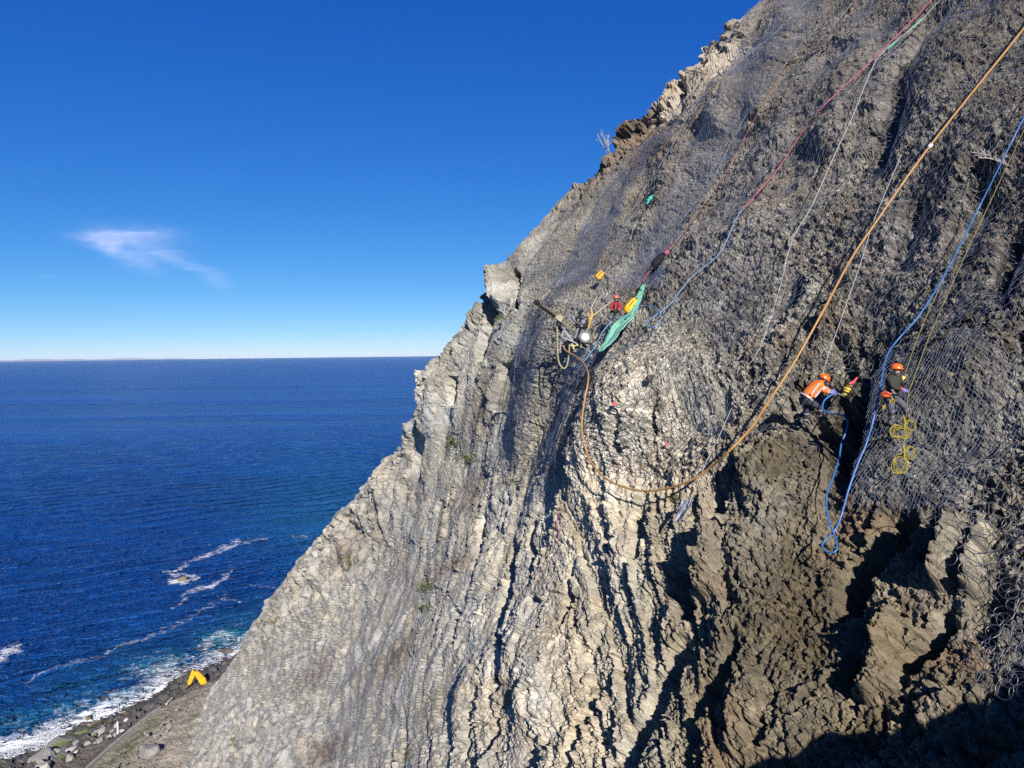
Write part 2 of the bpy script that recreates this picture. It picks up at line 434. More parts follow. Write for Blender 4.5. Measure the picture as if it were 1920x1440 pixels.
feat = [  # gullies and ribs: polyline, half width, metres, sharpness
 ([(1770,-20),(1740,60),(1700,130),(1672,240),(1640,340)],24,-.9,3),([(1640,640),(1605,760),(1585,850),(1560,940)],30,-.9,3),
 ([(1712,950),(1665,1010),(1615,1090),(1592,1160)],24,-1.5,4),([(1640,1150),(1620,1220),(1585,1300)],14,-.8,3),
 ([(1790,1165),(1745,1235),(1705,1275)],20,-1.1,4),([(1755,965),(1725,1040)],18,-.9,4),([(1880,1110),(1850,1190)],22,-.8,4),
 ([(1338,990),(1297,1045),(1275,1110),(1292,1160)],20,-1.3,4),([(1300,1190),(1240,1290),(1185,1390),(1150,1450)],15,-1.2,4),
 ([(1395,1215),(1340,1310),(1285,1430)],14,-1.1,4),([(1108,1300),(1078,1390),(1060,1445)],8,-.9,4),([(955,1015),(945,1100),(922,1180),(936,1215)],8,-1.0,4),
 ([(905,970),(888,1062)],7,-.9,4),([(855,1140),(845,1205)],4,-.6,4),([(882,1335),(868,1420)],6,-.8,4),([(930,1350),(905,1445)],5,-.6,4),([(1075,1080),(1060,1170)],5,-.7,4),
 ([(1205,960),(1190,1060),(1170,1130)],6,-.8,4),([(1000,980),(988,1075)],5,-.7,4),([(1140,1030),(1058,1110)],0.1,0,2),
 ([(978,690),(958,770),(946,850)],17,-2.2,4),([(1096,690),(1084,800),(1052,900),(1010,960)],16,-.8,3),
 ([(922,555),(914,615)],9,-1.4,4),([(962,510),(970,575)],5,-1.2,4),([(905,625),(898,665)],8,-1.6,4),([(850,712),(848,755)],6,-1.2,4),([(948,690),(930,760)],10,-1.2,4),
 ([(1360,735),(1358,785)],9,-.6,3),([(1235,770),(1232,815)],6,-.9,4),([(1190,790),(1180,830)],6,-.8,4),([(1176,835),(1180,852)],8,-.8,4),
 ([(1500,730),(1462,780)],22,-.5,3),([(1530,800),(1560,845)],16,-.8,3),([(1570,740),(1580,770)],12,-.6,3),
 ([(1840,320),(1790,470)],22,-.7,3),([(1560,520),(1500,620)],20,-.5,3),([(1280,160),(1272,200)],7,-1.2,4),([(1193,245),(1190,262)],6,-.8,4),
 ([(1900,430),(1880,560)],24,-.8,3),([(1720,380),(1680,470)],20,-.6,3),([(1480,520),(1440,640)],16,-.5,3),([(1230,480),(1190,560)],9,-.6,3),
 ([(1380,880),(1340,960)],12,-.7,3),([(1300,800),(1280,850)],7,-.5,3),([(1560,620),(1580,680)],14,-.5,3),
 ([(1185,650),(1172,800),(1140,900),(1120,1000)],75,.5,2),([(1150,960),(1180,1050)],60,.4,2),([(1362,1000),(1335,1110)],20,.7,3),([(1450,960),(1400,1050)],50,.5,2),
 ([(1480,40),(1420,190)],26,.8,2),([(1375,170),(1345,230)],18,.9,2),([(1270,280),(1240,350)],30,.7,2),([(1620,100),(1560,260)],30,.7,2),
 ([(1420,1290),(1390,1400)],30,.4,2),([(1690,1190),(1650,1310)],20,.7,2),([(1810,1000),(1780,1110)],16,.9,3),([(1850,1000),(1840,1120)],10,.7,3),
 ([(1480,820),(1420,900)],30,.5,2),([(820,720),(800,800)],25,1.2,2),([(930,520),(935,560)],14,1.2,2),([(1000,1230),(1010,1330)],40,.5,2)]
for pl, w_, amp, sh in feat:
    if amp == 0: continue
    d, t = polydist(pl)
    ta = np.clip(np.minimum(t, 1-t)*5+.15, 0, 1) if len(pl) > 2 else 1
    H += amp*np.exp(-(d/w_)**sh)*ta
# the skyline rim stays close to where the ridge is
edge = np.clip((GPX-s1[:, None])/40, 0, 1)
cr1, _ = polydist([(1090,345),(1150,290),(1215,215),(1290,130),(1370,70)]); cr2, _ = polydist([(915,508),(900,590),(800,700),(755,830),(640,965),(540,1090)])
crag = np.exp(-(cr1/34)**2); crag2 = np.exp(-(cr2/26)**2)
jv = np.stack([perlin(BASE*.8), perlin(BASE*.8+30), perlin(BASE*.8+60)], -1)*.4
H += crag*(facet(*voro(BASE*.55+jv), 1.3)*.85+facet(*voro(BASE*1.5+jv), 1.4)*.42)+crag2*(facet(*voro(BASE*.5+jv), 1.4)*.5+facet(*voro(BASE*1.3+jv), 1.4)*.3)
H *= (.85+.15*edge)
# the wrapped side carries on with its own relief
Hw = np.empty((V, NW))
wf = (facet(*voro(wrap*.4), 1.2)*1.2+fbm(wrap*.5, 4)*.8+fbm(wrap*3, 3)*.08)
bl = np.linspace(1, 0, NW)[None]**.5
Hw = wf*bl*.8+H[:, :1]*(1-bl)
HF = np.concatenate([Hw, H], 1)
CL = FULL+NRM*HF[..., None]
CLC = CL[:, NW:]

# rock colours
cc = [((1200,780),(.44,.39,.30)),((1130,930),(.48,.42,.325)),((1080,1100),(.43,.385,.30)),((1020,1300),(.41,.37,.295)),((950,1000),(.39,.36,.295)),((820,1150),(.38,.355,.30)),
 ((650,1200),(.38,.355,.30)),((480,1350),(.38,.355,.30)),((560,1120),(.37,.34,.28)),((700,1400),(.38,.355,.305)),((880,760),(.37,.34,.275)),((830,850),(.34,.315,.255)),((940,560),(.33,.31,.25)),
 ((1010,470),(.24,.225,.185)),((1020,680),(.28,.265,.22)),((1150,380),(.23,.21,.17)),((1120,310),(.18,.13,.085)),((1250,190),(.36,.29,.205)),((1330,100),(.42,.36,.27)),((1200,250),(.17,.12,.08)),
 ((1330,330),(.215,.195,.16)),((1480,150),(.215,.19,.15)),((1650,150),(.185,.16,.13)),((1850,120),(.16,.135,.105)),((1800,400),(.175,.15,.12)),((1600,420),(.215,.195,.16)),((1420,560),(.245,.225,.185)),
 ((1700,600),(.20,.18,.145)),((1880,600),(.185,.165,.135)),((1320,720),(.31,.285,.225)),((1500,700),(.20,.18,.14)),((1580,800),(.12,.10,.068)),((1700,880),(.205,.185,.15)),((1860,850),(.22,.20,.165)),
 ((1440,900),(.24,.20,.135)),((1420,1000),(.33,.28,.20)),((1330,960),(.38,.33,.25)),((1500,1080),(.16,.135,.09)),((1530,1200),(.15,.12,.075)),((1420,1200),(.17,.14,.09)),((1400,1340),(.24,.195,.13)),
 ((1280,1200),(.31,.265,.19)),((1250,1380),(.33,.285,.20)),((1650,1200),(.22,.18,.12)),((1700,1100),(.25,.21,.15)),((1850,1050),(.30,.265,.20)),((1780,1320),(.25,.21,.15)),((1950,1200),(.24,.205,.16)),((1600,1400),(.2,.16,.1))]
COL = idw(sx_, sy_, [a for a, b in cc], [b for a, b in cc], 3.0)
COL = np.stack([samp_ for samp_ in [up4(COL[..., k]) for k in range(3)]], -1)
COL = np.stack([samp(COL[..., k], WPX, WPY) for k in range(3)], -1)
lum = 1+(h1[..., 4]-.5)*.30*w1+(h2[..., 4]-.5)*(.15+.3*m_net)*w2+(hB[..., 4]-.5)*.22*wB+(hC[..., 4]-.5)*.30*wC+(h3[..., 4]-.5)*(.40+.55*m_net)*w3+(hL[..., 4]-.5)*(.22-.14*far)+fbm(BASE*.6+8, 4)*.16+rib2*.03+m_net*.26*fbm(BASE*.22+33, 3)+far*(.20*fbm(BASE*1.1+5, 5)+.06*ribL+.12*fbm(BASE*.25+15, 3))
lum += np.where(h3[..., 3] > .93, .35, 0)*(.4+.6*m_net)
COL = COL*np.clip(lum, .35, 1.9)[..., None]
warm = perlin(BASE*.35+60)+.6*perlin(BASE*1.4+70)
COL *= 1+np.stack([warm*.07, warm*.0, -warm*.12], -1)
COL *= 1+np.array([.012, .0, -.03])*(m_low*(1-.5*left))[..., None]
rust = sst(.35, .75, fbm(BASE*np.array([.5, .5, .3])+90, 4))*(.25+.6*m_dark+.2*m_net)
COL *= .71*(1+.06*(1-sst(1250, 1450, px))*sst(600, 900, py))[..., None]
gz = COL.mean(-1, keepdims=True); COL = gz+(COL-gz)*(.92+.1*m_dark[..., None]-.03*m_net[..., None])
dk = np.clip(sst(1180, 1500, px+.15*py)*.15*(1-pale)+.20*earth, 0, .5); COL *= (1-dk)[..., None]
COL = COL*(1-rust[..., None]*.6)+np.array([.14, .085, .05])*rust[..., None]*.6
soil = np.clip(blob(600,1260,40,14,-50)+blob(740,1230,60,20,-50)+blob(880,930,20,40,20)+blob(890,780,16,40,10)+blob(960,1310,22,30)+blob(850,1060,45,14,-25)+blob(640,1040,40,16,-50)+blob(610,1410,50,22,-30),0,1)
COL = COL*(1-.78*soil[..., None])+np.array([.125, .092, .072])*.78*soil[..., None]
moss = np.clip(blob(655,1052,12,10)+blob(800,1100,24,7,-50)+blob(845,830,12,16)+blob(497,1210,7,10)+.8*blob(520,1165,16,5,-55)+blob(440,1390,5,14,20)+blob(760,1415,14,10)+.8*blob(790,1140,14,12)+blob(925,600,24,8)+.5*blob(1690,300,60,40)+.5*blob(1880,60,60,40)+.4*blob(1780,180,60,60),0,1)*sst(-.1,.4,perlin(BASE*3+7))
COL = COL*(1-.7*moss[..., None])+np.array([.06, .075, .022])*.7*moss[..., None]
wcol = np.broadcast_to(COL[:, :1], (V, NW, 3))*(1+.3*fbm(wrap*.8, 3))[..., None]
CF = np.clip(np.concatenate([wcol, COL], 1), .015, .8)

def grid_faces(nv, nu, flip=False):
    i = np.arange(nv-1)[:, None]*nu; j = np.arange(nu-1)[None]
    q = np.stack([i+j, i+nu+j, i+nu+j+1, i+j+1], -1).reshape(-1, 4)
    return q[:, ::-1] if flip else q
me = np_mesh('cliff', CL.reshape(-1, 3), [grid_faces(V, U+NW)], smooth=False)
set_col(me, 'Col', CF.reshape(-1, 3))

def rock_mat(name, vcol=True, col=(.3, .28, .24), sc=1.0, bump=.05):
    m, nt, bs, out = nodes(name); L = nt.links.new
    geo = N(nt, 'ShaderNodeNewGeometry'); pos = geo.outputs['Position']
    n1 = N(nt, 'ShaderNodeTexNoise', i_Scale=3.5*sc, i_Detail=9.0, i_Roughness=.7); L(pos, n1.inputs['Vector'])
    vo = N(nt, 'ShaderNodeTexVoronoi', i_Scale=9*sc, feature='F1'); L(pos, vo.inputs['Vector'])
    n2 = N(nt, 'ShaderNodeTexNoise', i_Scale=28*sc, i_Detail=4.0, i_Roughness=.7); L(pos, n2.inputs['Vector'])
    if vcol:
        at = N(nt, 'ShaderNodeAttribute', attribute_name='Col'); base = at.outputs['Color']
    else:
        rg = N(nt, 'ShaderNodeRGB'); rg.outputs[0].default_value = (*col, 1); base = rg.outputs[0]
    mr = N(nt, 'ShaderNodeMapRange'); L(n1.outputs[0], mr.inputs[0])
    for k, v in zip((1, 2, 3, 4), (.3, .7, .72, 1.3)): mr.inputs[k].default_value = v
    m2 = N(nt, 'ShaderNodeMapRange'); L(n2.outputs[0], m2.inputs[0])
    for k, v in zip((1, 2, 3, 4), (.3, .7, .8, 1.2)): m2.inputs[k].default_value = v
    mu = N(nt, 'ShaderNodeMath', operation='MULTIPLY'); L(mr.outputs[0], mu.inputs[0]); L(m2.outputs[0], mu.inputs[1])
    mx = N(nt, 'ShaderNodeMix', data_type='RGBA', blend_type='MULTIPLY'); mx.inputs[0].default_value = 1
    L(base, mx.inputs[6]); L(mu.outputs[0], mx.inputs[7]); L(mx.outputs[2], bs.inputs['Base Color'])
    ad = N(nt, 'ShaderNodeMath', operation='MULTIPLY_ADD'); ad.inputs[1].default_value = .6
    L(vo.outputs['Distance'], ad.inputs[0]); L(n1.outputs[0], ad.inputs[2])
    ad2 = N(nt, 'ShaderNodeMath', operation='MULTIPLY_ADD'); ad2.inputs[1].default_value = .45
    L(n2.outputs[0], ad2.inputs[0]); L(ad.outputs[0], ad2.inputs[2])
    bp = N(nt, 'ShaderNodeBump', i_Strength=.9, i_Distance=bump); L(ad2.outputs[0], bp.inputs['Height']); L(bp.outputs[0], bs.inputs['Normal'])
    bs.inputs['Roughness'].default_value = .9; bs.inputs['Specular IOR Level'].default_value = .2
    return m
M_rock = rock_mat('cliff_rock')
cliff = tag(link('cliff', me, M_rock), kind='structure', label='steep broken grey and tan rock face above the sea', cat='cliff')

# smoothed outer envelope of the face: what nets and ropes lie on
def maxf(a, r):
    for ax in (0, 1):
        b = a.copy()
        for s_ in range(1, r+1):
            b = np.maximum(b, np.maximum(np.roll(a, s_, ax), np.roll(a, -s_, ax)))
        a = b
    return a
ENV = blur(maxf(H, 5), 4)
NETP = BASE+NC*(ENV+.12)[..., None]
ENV2 = blur(maxf(H, 8), 12)
DRAPE = BASE+NC*(ENV2+.12)[..., None]
DEPN = (NETP-CAM)@fwd
SM = blur((DRAPE-CAM)@fwd, 10)                     # smooth depth for ropes
def zbuf(P, cell=3, x0=-60, y0=-200, nx=760, ny=620):
    X, Y, d = PX(P.reshape(-1, 3)); i = ((Y-y0)/cell).astype(int); j = ((X-x0)/cell).astype(int); k = (i >= 0) & (i < ny) & (j >= 0) & (j < nx)
    z = np.full((ny, nx), 1e6); np.minimum.at(z, (i[k], j[k]), d[k])
    for _ in range(40):                                # fill holes from the neighbours
        h = z > 9e5
        if not h.any(): break
        st = np.stack([np.roll(z, s_, a_) for a_ in (0, 1) for s_ in (1, -1)]); z = np.where(h, st.min(0), z)
    return np.minimum(z, 90)
ZR = zbuf(np.concatenate([CLC, NETP+NC*.04], 0)); ZS = blur(-maxf(-np.minimum(ZR, zbuf(DRAPE)), 2), 4); ZR = -maxf(-ZR, 1)
def zs(Z, px, py):
    x = np.clip((np.asarray(px, float)+60)/3-.5, 0, 758); y = np.clip((np.asarray(py, float)+200)/3-.5, 0, 618); i = y.astype(int); j = x.astype(int); a = y-i; b = x-j
    return (Z[i, j]*(1-b)+Z[i, j+1]*b)*(1-a)+(Z[i+1, j]*(1-b)+Z[i+1, j+1]*b)*a
def surf(px, py, off=0.0, A_=None):
    """point on the net surface seen near a photo pixel, lifted off the rock along its normal"""
    p = samp(NETP if A_ is None else A_, px, py); n_ = samp(NC, px, py)
    return p+n_*np.asarray(off, float)[..., None] if np.ndim(off) else p+n_*off
def dep(px, py): return float(zs(ZS, px, py))

# rock spur under the drone whose shadow falls across the foot of the face
sh_px = [(1250,1530),(1400,1452),(1485,1432),(1560,1404),(1640,1385),(1700,1388),(1790,1378),(1850,1356),(1890,1315),(1925,1290),(2040,1240),(2130,1190)]
crest = np.array([samp(CLC, a, b)+SUN*(10+.8*math.sin(i*1.7))+np.array([0, 0, .5]) for i, (a, b) in enumerate(sh_px)])
crest = spline(crest, 6); nc_ = len(crest)
rows = []
for k in range(40):                                   # from the outer foot over the crest and back into the slope
    t = k/39
    if t < .6:
        q = 1-t/.6; off = np.array([-3.5*q, -2.0*q, -26*q**1.15])
    else:
        q = (t-.6)/.4; off = np.array([7*q, -5*q, -3*q**2-1.5*q])
    rows.append(crest+off)
sp = np.stack(rows, 0)
amp = np.minimum(1, np.abs(np.arange(40)/39-.6)*6)[:, None, None]
sp = sp+(fbm(sp*.6, 4)*.7+facet(*voro(sp*.9), 1.2)*.6)[..., None]*np.array([-.75, -.5, .3])*amp+perlin(sp*1.4)[..., None]*np.array([.1, .1, .22])
ms = np_mesh('rock_spur', sp.reshape(-1, 3), [grid_faces(40, nc_)], smooth=False)
tag(link('rock_spur', ms, rock_mat('spur_rock', False, (.17, .15, .12))), kind='structure', label='rock spur of the cliff beneath the viewpoint', cat='cliff')

# ================================================================== NETS
def inpoly(px, py, poly):
    q = np.asarray(poly, float); inside = np.zeros(np.shape(px), bool); j = len(q)-1
    for i in range(len(q)):
        xi, yi = q[i]; xj, yj = q[j]
        c = ((yi > py) != (yj > py)) & (px < (xj-xi)*(py-yi)/(yj-yi+1e-9)+xi)
        inside ^= c; j = i
    return inside
def wires(P, Q, r):
    """three-sided prisms from P to Q"""
    n_ = len(P); T = Q-P; T = T/(np.linalg.norm(T, axis=1)[:, None]+1e-9)
    a = np.cross(T, nP); a /= np.linalg.norm(a, axis=1)[:, None]+1e-9; b = np.cross(T, a)
    th = np.array([0, 2*math.pi/3, 4*math.pi/3])
    o = np.cos(th)[None, :, None]*a[:, None]+np.sin(th)[None, :, None]*b[:, None]
    r = np.broadcast_to(np.asarray(r, float), (n_,))[:, None, None]
    v = np.concatenate([P[:, None]+o*r, Q[:, None]+o*r], 1).reshape(-1, 3)
    k = np.arange(n_)[:, None]*6
    q = np.concatenate([k+np.array([[0, 1, 4, 3]]), k+np.array([[1, 2, 5, 4]]), k+np.array([[2, 0, 3, 5]])], 0)
    return v, q
def wire_mat(name, col, var=.35):
    m = mat(name, col, .45, .0, var, 1.2, spec=.6); return m
M_wire = wire_mat('galvanised_wire', (.06, .07, .095))
M_fine = wire_mat('fine_wire', (.055, .075, .135))

def chart(s, t):
    """plane coordinates of the face -> photo pixels of the plane point"""
    P = P0+s[..., None]*es+t[..., None]*et
    return PX(P)
def lattice(kind, cell, poly, srange, trange, rot=0.0, jit=.08, off=None, src=None, hole=None, amp=0.0, sag=0.0):
    a = cell
    if kind == 'hex':                          # honeycomb: three edges per vertex
        ns = int((srange[1]-srange[0])/a)+1; nt_ = int((trange[1]-trange[0])/(a*.866))+1
        i, j = np.meshgrid(np.arange(ns), np.arange(nt_), indexing='ij')
        cs = srange[0]+(i+.5*(j % 2))*a; ct = trange[0]+j*a*.866
        h = a/math.sqrt(3)
        top = np.stack([cs, ct+h], -1); tr = np.stack([cs+a/2, ct+h/2], -1); br = np.stack([cs+a/2, ct-h/2], -1); tl = np.stack([cs-a/2, ct+h/2], -1)
        E = [(top, tr), (tr, br), (top, tl)]
    else:                                      # diamonds
        ns = int((srange[1]-srange[0])/a)+1; nt_ = int((trange[1]-trange[0])/(a*1.6))+1
        i, j = np.meshgrid(np.arange(ns), np.arange(nt_), indexing='ij')
        cs = srange[0]+i*a; ct = trange[0]+j*a*1.6
        l = np.stack([cs-a/2, ct], -1); r = np.stack([cs+a/2, ct], -1); u_ = np.stack([cs, ct+a*.8], -1); d_ = np.stack([cs, ct-a*.8], -1)
        E = [(l, u_), (u_, r), (r, d_), (d_, l)]
    Ps = np.concatenate([e[0].reshape(-1, 2) for e in E]); Qs = np.concatenate([e[1].reshape(-1, 2) for e in E])
    c, s_ = math.cos(rot), math.sin(rot)
    def place(q):
        q3 = np.concatenate([q*1.3, np.full((len(q), 1), 3.3)], 1)
        j3 = np.stack([perlin(q3), perlin(q3+19)], -1)*jit*3+np.stack([perlin(q3*4), perlin(q3*4+9)], -1)*jit
        q = q+j3
        s = q[:, 0]*c-q[:, 1]*s_; t = q[:, 0]*s_+q[:, 1]*c
        X, Y, _ = chart(s, t)
        return X, Y
    X0, Y0 = place(Ps); X1, Y1 = place(Qs)
    d_ = PX(P0+Ps[:, :1]*es+Ps[:, 1:]*et)[2]
    wob = perlin(np.stack([X0*.02, Y0*.02, X0*0], -1))*14
    k = inpoly(X0+wob, Y0+wob*.6, poly) & (X0 > sil(Y0)+6) & (X1 > sil(Y1)+6) & (X0 < PX1-5) & (Y0 > PY0+5) & (X1 < PX1-5) & (Y1 > PY0+5)
    if hole is not None:
        for hp in hole: k &= ~inpoly(X0+wob, Y0-wob, hp)
    X0, Y0, X1, Y1 = X0[k], Y0[k], X1[k], Y1[k]
    src = NETP if src is None else src
    def lift(X, Y):
        P = samp(src, X, Y); n_ = samp(NC, X, Y)
        o = (off if off is not None else 0)+amp*perlin(P*.8)
        return P+n_*o[..., None] if np.ndim(o) else P+n_*o
    return lift(X0, Y0), lift(X1, Y1)
def net(name, label, P, Q, r, m, cat='net', group=None):
    v, q = wires(P, Q, r)
    o = link(name, np_mesh(name, v, [q], True), m)
    return tag(o, label, cat, group)

ringpoly = [(1490,-150),(1425,40),(1360,130),(1240,240),(1150,330),(1070,400),(1010,500),(985,620),(968,720),(945,830),(935,885),(1000,870),(1060,905),(1098,850),(1130,885),(1235,905),(1330,900),
 (1400,850),(1480,835),(1560,860),(1610,960),(1760,965),(1825,1010),(1850,1180),(1858,1290),(1990,1340),(2130,1300),(2135,-150)]
workhole = [(1455,790),(1500,700),(1560,690),(1620,690),(1645,700),(1640,800),(1625,900),(1600,960),(1560,850),(1500,830)]
P, Q = lattice('hex', .34, ringpoly, (-12, 42), (-14, 34), 0.0, .05, hole=[workhole], amp=.04)
dP = (P-CAM)@fwd
net('ring_net', 'large grey steel ring net of hexagon meshes draped over the whole upper rock face', P, Q, .0115, M_wire)

fine = [
 ('fine mesh strip hanging down the skyline edge of the ring net', [(1490,-150),(1425,50),(1360,150),(1250,265),(1150,370),(1090,450),(1040,555),(1125,535),(1150,450),(1210,340),(1300,230),(1400,110),(1520,-150)], .35, .12),
 ('fine mesh strip running down from the top beside the green rag', [(1560,-150),(1460,60),(1370,200),(1290,330),(1210,480),(1150,540),(1260,560),(1300,430),(1400,260),(1500,120),(1640,-150)], .32, .13),
 ('fine mesh curtain hanging below the drill rig in front of a dark slot', [(1010,590),(990,660),(972,740),(955,830),(960,880),(1010,850),(1020,760),(1040,680),(1045,620)], .45, .11),
 ('fine mesh gathered in folds under the wheel of the drill rig', [(1075,660),(1130,650),(1125,720),(1112,800),(1090,880),(1030,960),(990,970),(1040,880),(1060,790)], .25, .11),
 ('wide fine mesh over the shaded middle of the face beside the tan hose', [(1330,430),(1480,200),(1640,0),(1700,60),(1620,280),(1520,480),(1430,640),(1370,700),(1300,600)], .12, .18),
 ('wide fine mesh over the brown top right corner of the face', [(1700,-150),(1640,330),(1560,520),(1640,620),(1760,640),(2130,620),(2130,-150)], .10, .19),
 ('light mesh mat pinned on the pale rock above the low point of the hose', [(1290,740),(1360,735),(1390,770),(1370,840),(1300,830)], .1, .12)]
for lab, poly, off, cell in fine:
    P, Q = lattice('dia', cell, poly, (-14, 46), (-14, 34), 0.0, .03, off=off*.6, src=DRAPE if off > .2 else NETP, amp=off*.5)
    net('fine_mesh', lab, P, Q, .0026 if off < .2 else .005, M_fine, 'net', 'fine wire meshes laid over the ring net')
matpoly = [(1652,668),(1720,655),(1860,650),(1925,700),(1900,860),(1800,955),(1740,962),(1612,958),(1600,940),(1625,850),(1640,790)]
P, Q = lattice('dia', .11, matpoly, (-12, 12), (-12, 12), -.42, .02, off=.05, amp=.03)
net('mesh_mat', 'close woven wire mat spread on the face below the worker in black', P, Q, .0045, wire_mat('mat_wire', (.11, .13, .175)), 'net')

SEAM = mat('seam_cable', (.09, .11, .16), .5, var=.2)
for lab, path in (('net seam cable running down just inside the skyline edge of the nets', [(1500,-60),(1440,15),(1385,85),(1300,190),(1225,270),(1150,365),(1085,470),(1042,552)]),
  ('net seam cable hooking right above the drill rig', [(1044,555),(1075,548),(1110,538),(1140,520),(1175,480)]),
  ('net seam cable left of the small green rag', [(1590,-60),(1490,60),(1400,150),(1330,220),(1270,300),(1205,400),(1150,500)]),
  ('net seam cable between the faded red rope and the red rope', [(1660,-40),(1560,70),(1500,110),(1410,230),(1340,340),(1290,440)]),
  ('net seam cable along the left edge of the net curtain under the rig', [(1040,560),(1010,600),(985,660),(968,740),(950,820),(935,880)]),
  ('net seam cable in the shaded gully beside the tan hose', [(1110,640),(1105,700),(1090,780),(1075,850),(1040,900)])):
    pts = np.array([surf(np.array(float(a)), np.array(float(b)), .16, DRAPE) for a, b in path]); mb = MB(); mb.tube(spline(pts, 8), .016, 5)
    tag(mb.build('seam_cable', SEAM), lab, 'cable', 'seam cables of the nets')

# loose ring net fringe bottom right: true overlapping rings
mb = MB()
for ix in range(14):
    for iy in range(16):
        X = 1770+ix*24+(12 if iy % 2 else 0)+random.uniform(-7, 7); Y = 975+iy*23+random.uniform(-7, 7)
        if not inpoly(np.array([X]), np.array([Y]), [(1760,960),(1990,930),(2120,1000),(2120,1340),(1900,1345),(1850,1290),(1830,1130),(1790,1030)])[0]: continue
        c = surf(X, Y, .08+.12*random.random()); n_ = samp(NC, np.array(X), np.array(Y))+np.array([random.uniform(-.28, .28) for _ in range(3)]); n_ /= np.linalg.norm(n_)
        a = np.cross(n_, [0, 0, 1.0]); a /= np.linalg.norm(a); b = np.cross(n_, a); rr = random.uniform(.14, .18)
        th = np.linspace(0, 2*math.pi, 19)[:-1]
        pts = c+rr*(np.cos(th)[:, None]*a*random.uniform(.8, 1.1)+np.sin(th)[:, None]*b)
        mb.tube(pts, .0046, 4, closed=True)
tag(mb.build('loose_ring_net', wire_mat('ring_wire', (.06, .065, .085))), 'loose fringe of big interlinked wire rings at the lower right edge', 'net')

# ================================================================== SEA, SHORE, GROUND
coast_px = np.array([(-260,1600),(0,1424),(85,1400),(150,1362),(235,1330),(300,1300),(345,1262),(430,1236),(520,1195),(700,1120)], float)
coast = onz(coast_px[:, 0], coast_px[:, 1], 0.0)[:, :2]
coast = np.vstack([coast[0]+(coast[0]-coast[1])*4, coast, coast[-1]+np.array([60, 260])])
def coastdist(P):
    """signed distance to the shore line, positive out to sea"""
    best = np.full(P.shape[:-1], 1e9); sg = np.ones(P.shape[:-1]); al = np.zeros(P.shape[:-1]); acc = 0
    for a, b in zip(coast[:-1], coast[1:]):
        ab = b-a; l = np.linalg.norm(ab)
        t = np.clip(((P-a)@ab)/(l*l), 0, 1); q = P-a-t[..., None]*ab; d = np.linalg.norm(q, axis=-1)
        s = np.sign(ab[0]*(P[..., 1]-a[1])-ab[1]*(P[..., 0]-a[0]))
        m = d < best; best[m] = d[m]; sg[m] = s[m]; al[m] = acc+(t*l)[m]; acc += l
    return best*sg, al
az = R(1)*np.concatenate([np.linspace(-180, -50, 40, endpoint=False), np.linspace(-50, -2, 640, endpoint=False), np.linspace(-2, 180, 60)])
depr = np.concatenate([np.linspace(60, 34, 14, endpoint=False), np.degrees(np.arctan(np.linspace(math.tan(R(34)), CAMZ/36000, 620)))])
rad = CAMZ/np.tan(np.radians(depr))
SX = rad[:, None]*np.sin(az)[None]; SY = rad[:, None]*np.cos(az)[None]
SP = np.stack([SX, SY, np.zeros_like(SX)], -1)
cdv, cal = coastdist(SP[..., :2])
near = np.clip(1-(rad-300)/900, 0, 1)[:, None]
# swell runs in towards the shore
wd = np.array([.42, -.9]); wv = SP[..., :2]@wd
q3 = np.concatenate([SP[..., :2]*.02, np.zeros(SP.shape[:2]+(1,))], -1)
ph = perlin(q3)*3
swell = .28*np.sin(wv*.42+ph*1.6)+.22*np.sin(wv*.75+ph*2.2+SP[..., 0]*.15)
chop = fbm(np.concatenate([SP[..., :2]*np.array([.22, .38]), np.zeros(SP.shape[:2]+(1,))], -1), 4)
surfz = np.exp(-np.clip(cdv, 0, 99)/9)
SP[..., 2] = (swell+chop*.30)*near+surfz*near*(.5*chop+.5*perlin(q3*9)+.25)
# foam: close to the shore, round the sea rocks, and old streaks
fq = np.concatenate([SP[..., :2]*.10, np.zeros(SP.shape[:2]+(1,))], -1)
fw = fbm(fq, 4)
foam = 1.05*np.exp(-np.clip(cdv-1, 0, 99)/(5.4+3.6*perlin(q3*1.4+3)+1))*(cdv > -30)
foam += .68*np.exp(-np.clip(cdv, 0, 99)/14)*(.55+.8*fw)
spx, spy, _ = PX(np.where((SP[..., 1:2] > 5), SP, np.array([0, 1e4, 0])))
wx = spx+fw*14; wy = spy+perlin(fq*2+5)*5
def streak(pl, w_, amp):
    global foam
    pl = np.array(pl, float)
    for a, b in zip(pl[:-1], pl[1:]):
        ab = b-a; t = np.clip(((wx-a[0])*ab[0]+(wy-a[1])*ab[1])/(ab@ab), 0, 1)
        d = np.hypot(wx-a[0]-t*ab[0], (wy-a[1]-t*ab[1]))
        foam = np.maximum(foam, amp*np.exp(-(d/w_)**2))
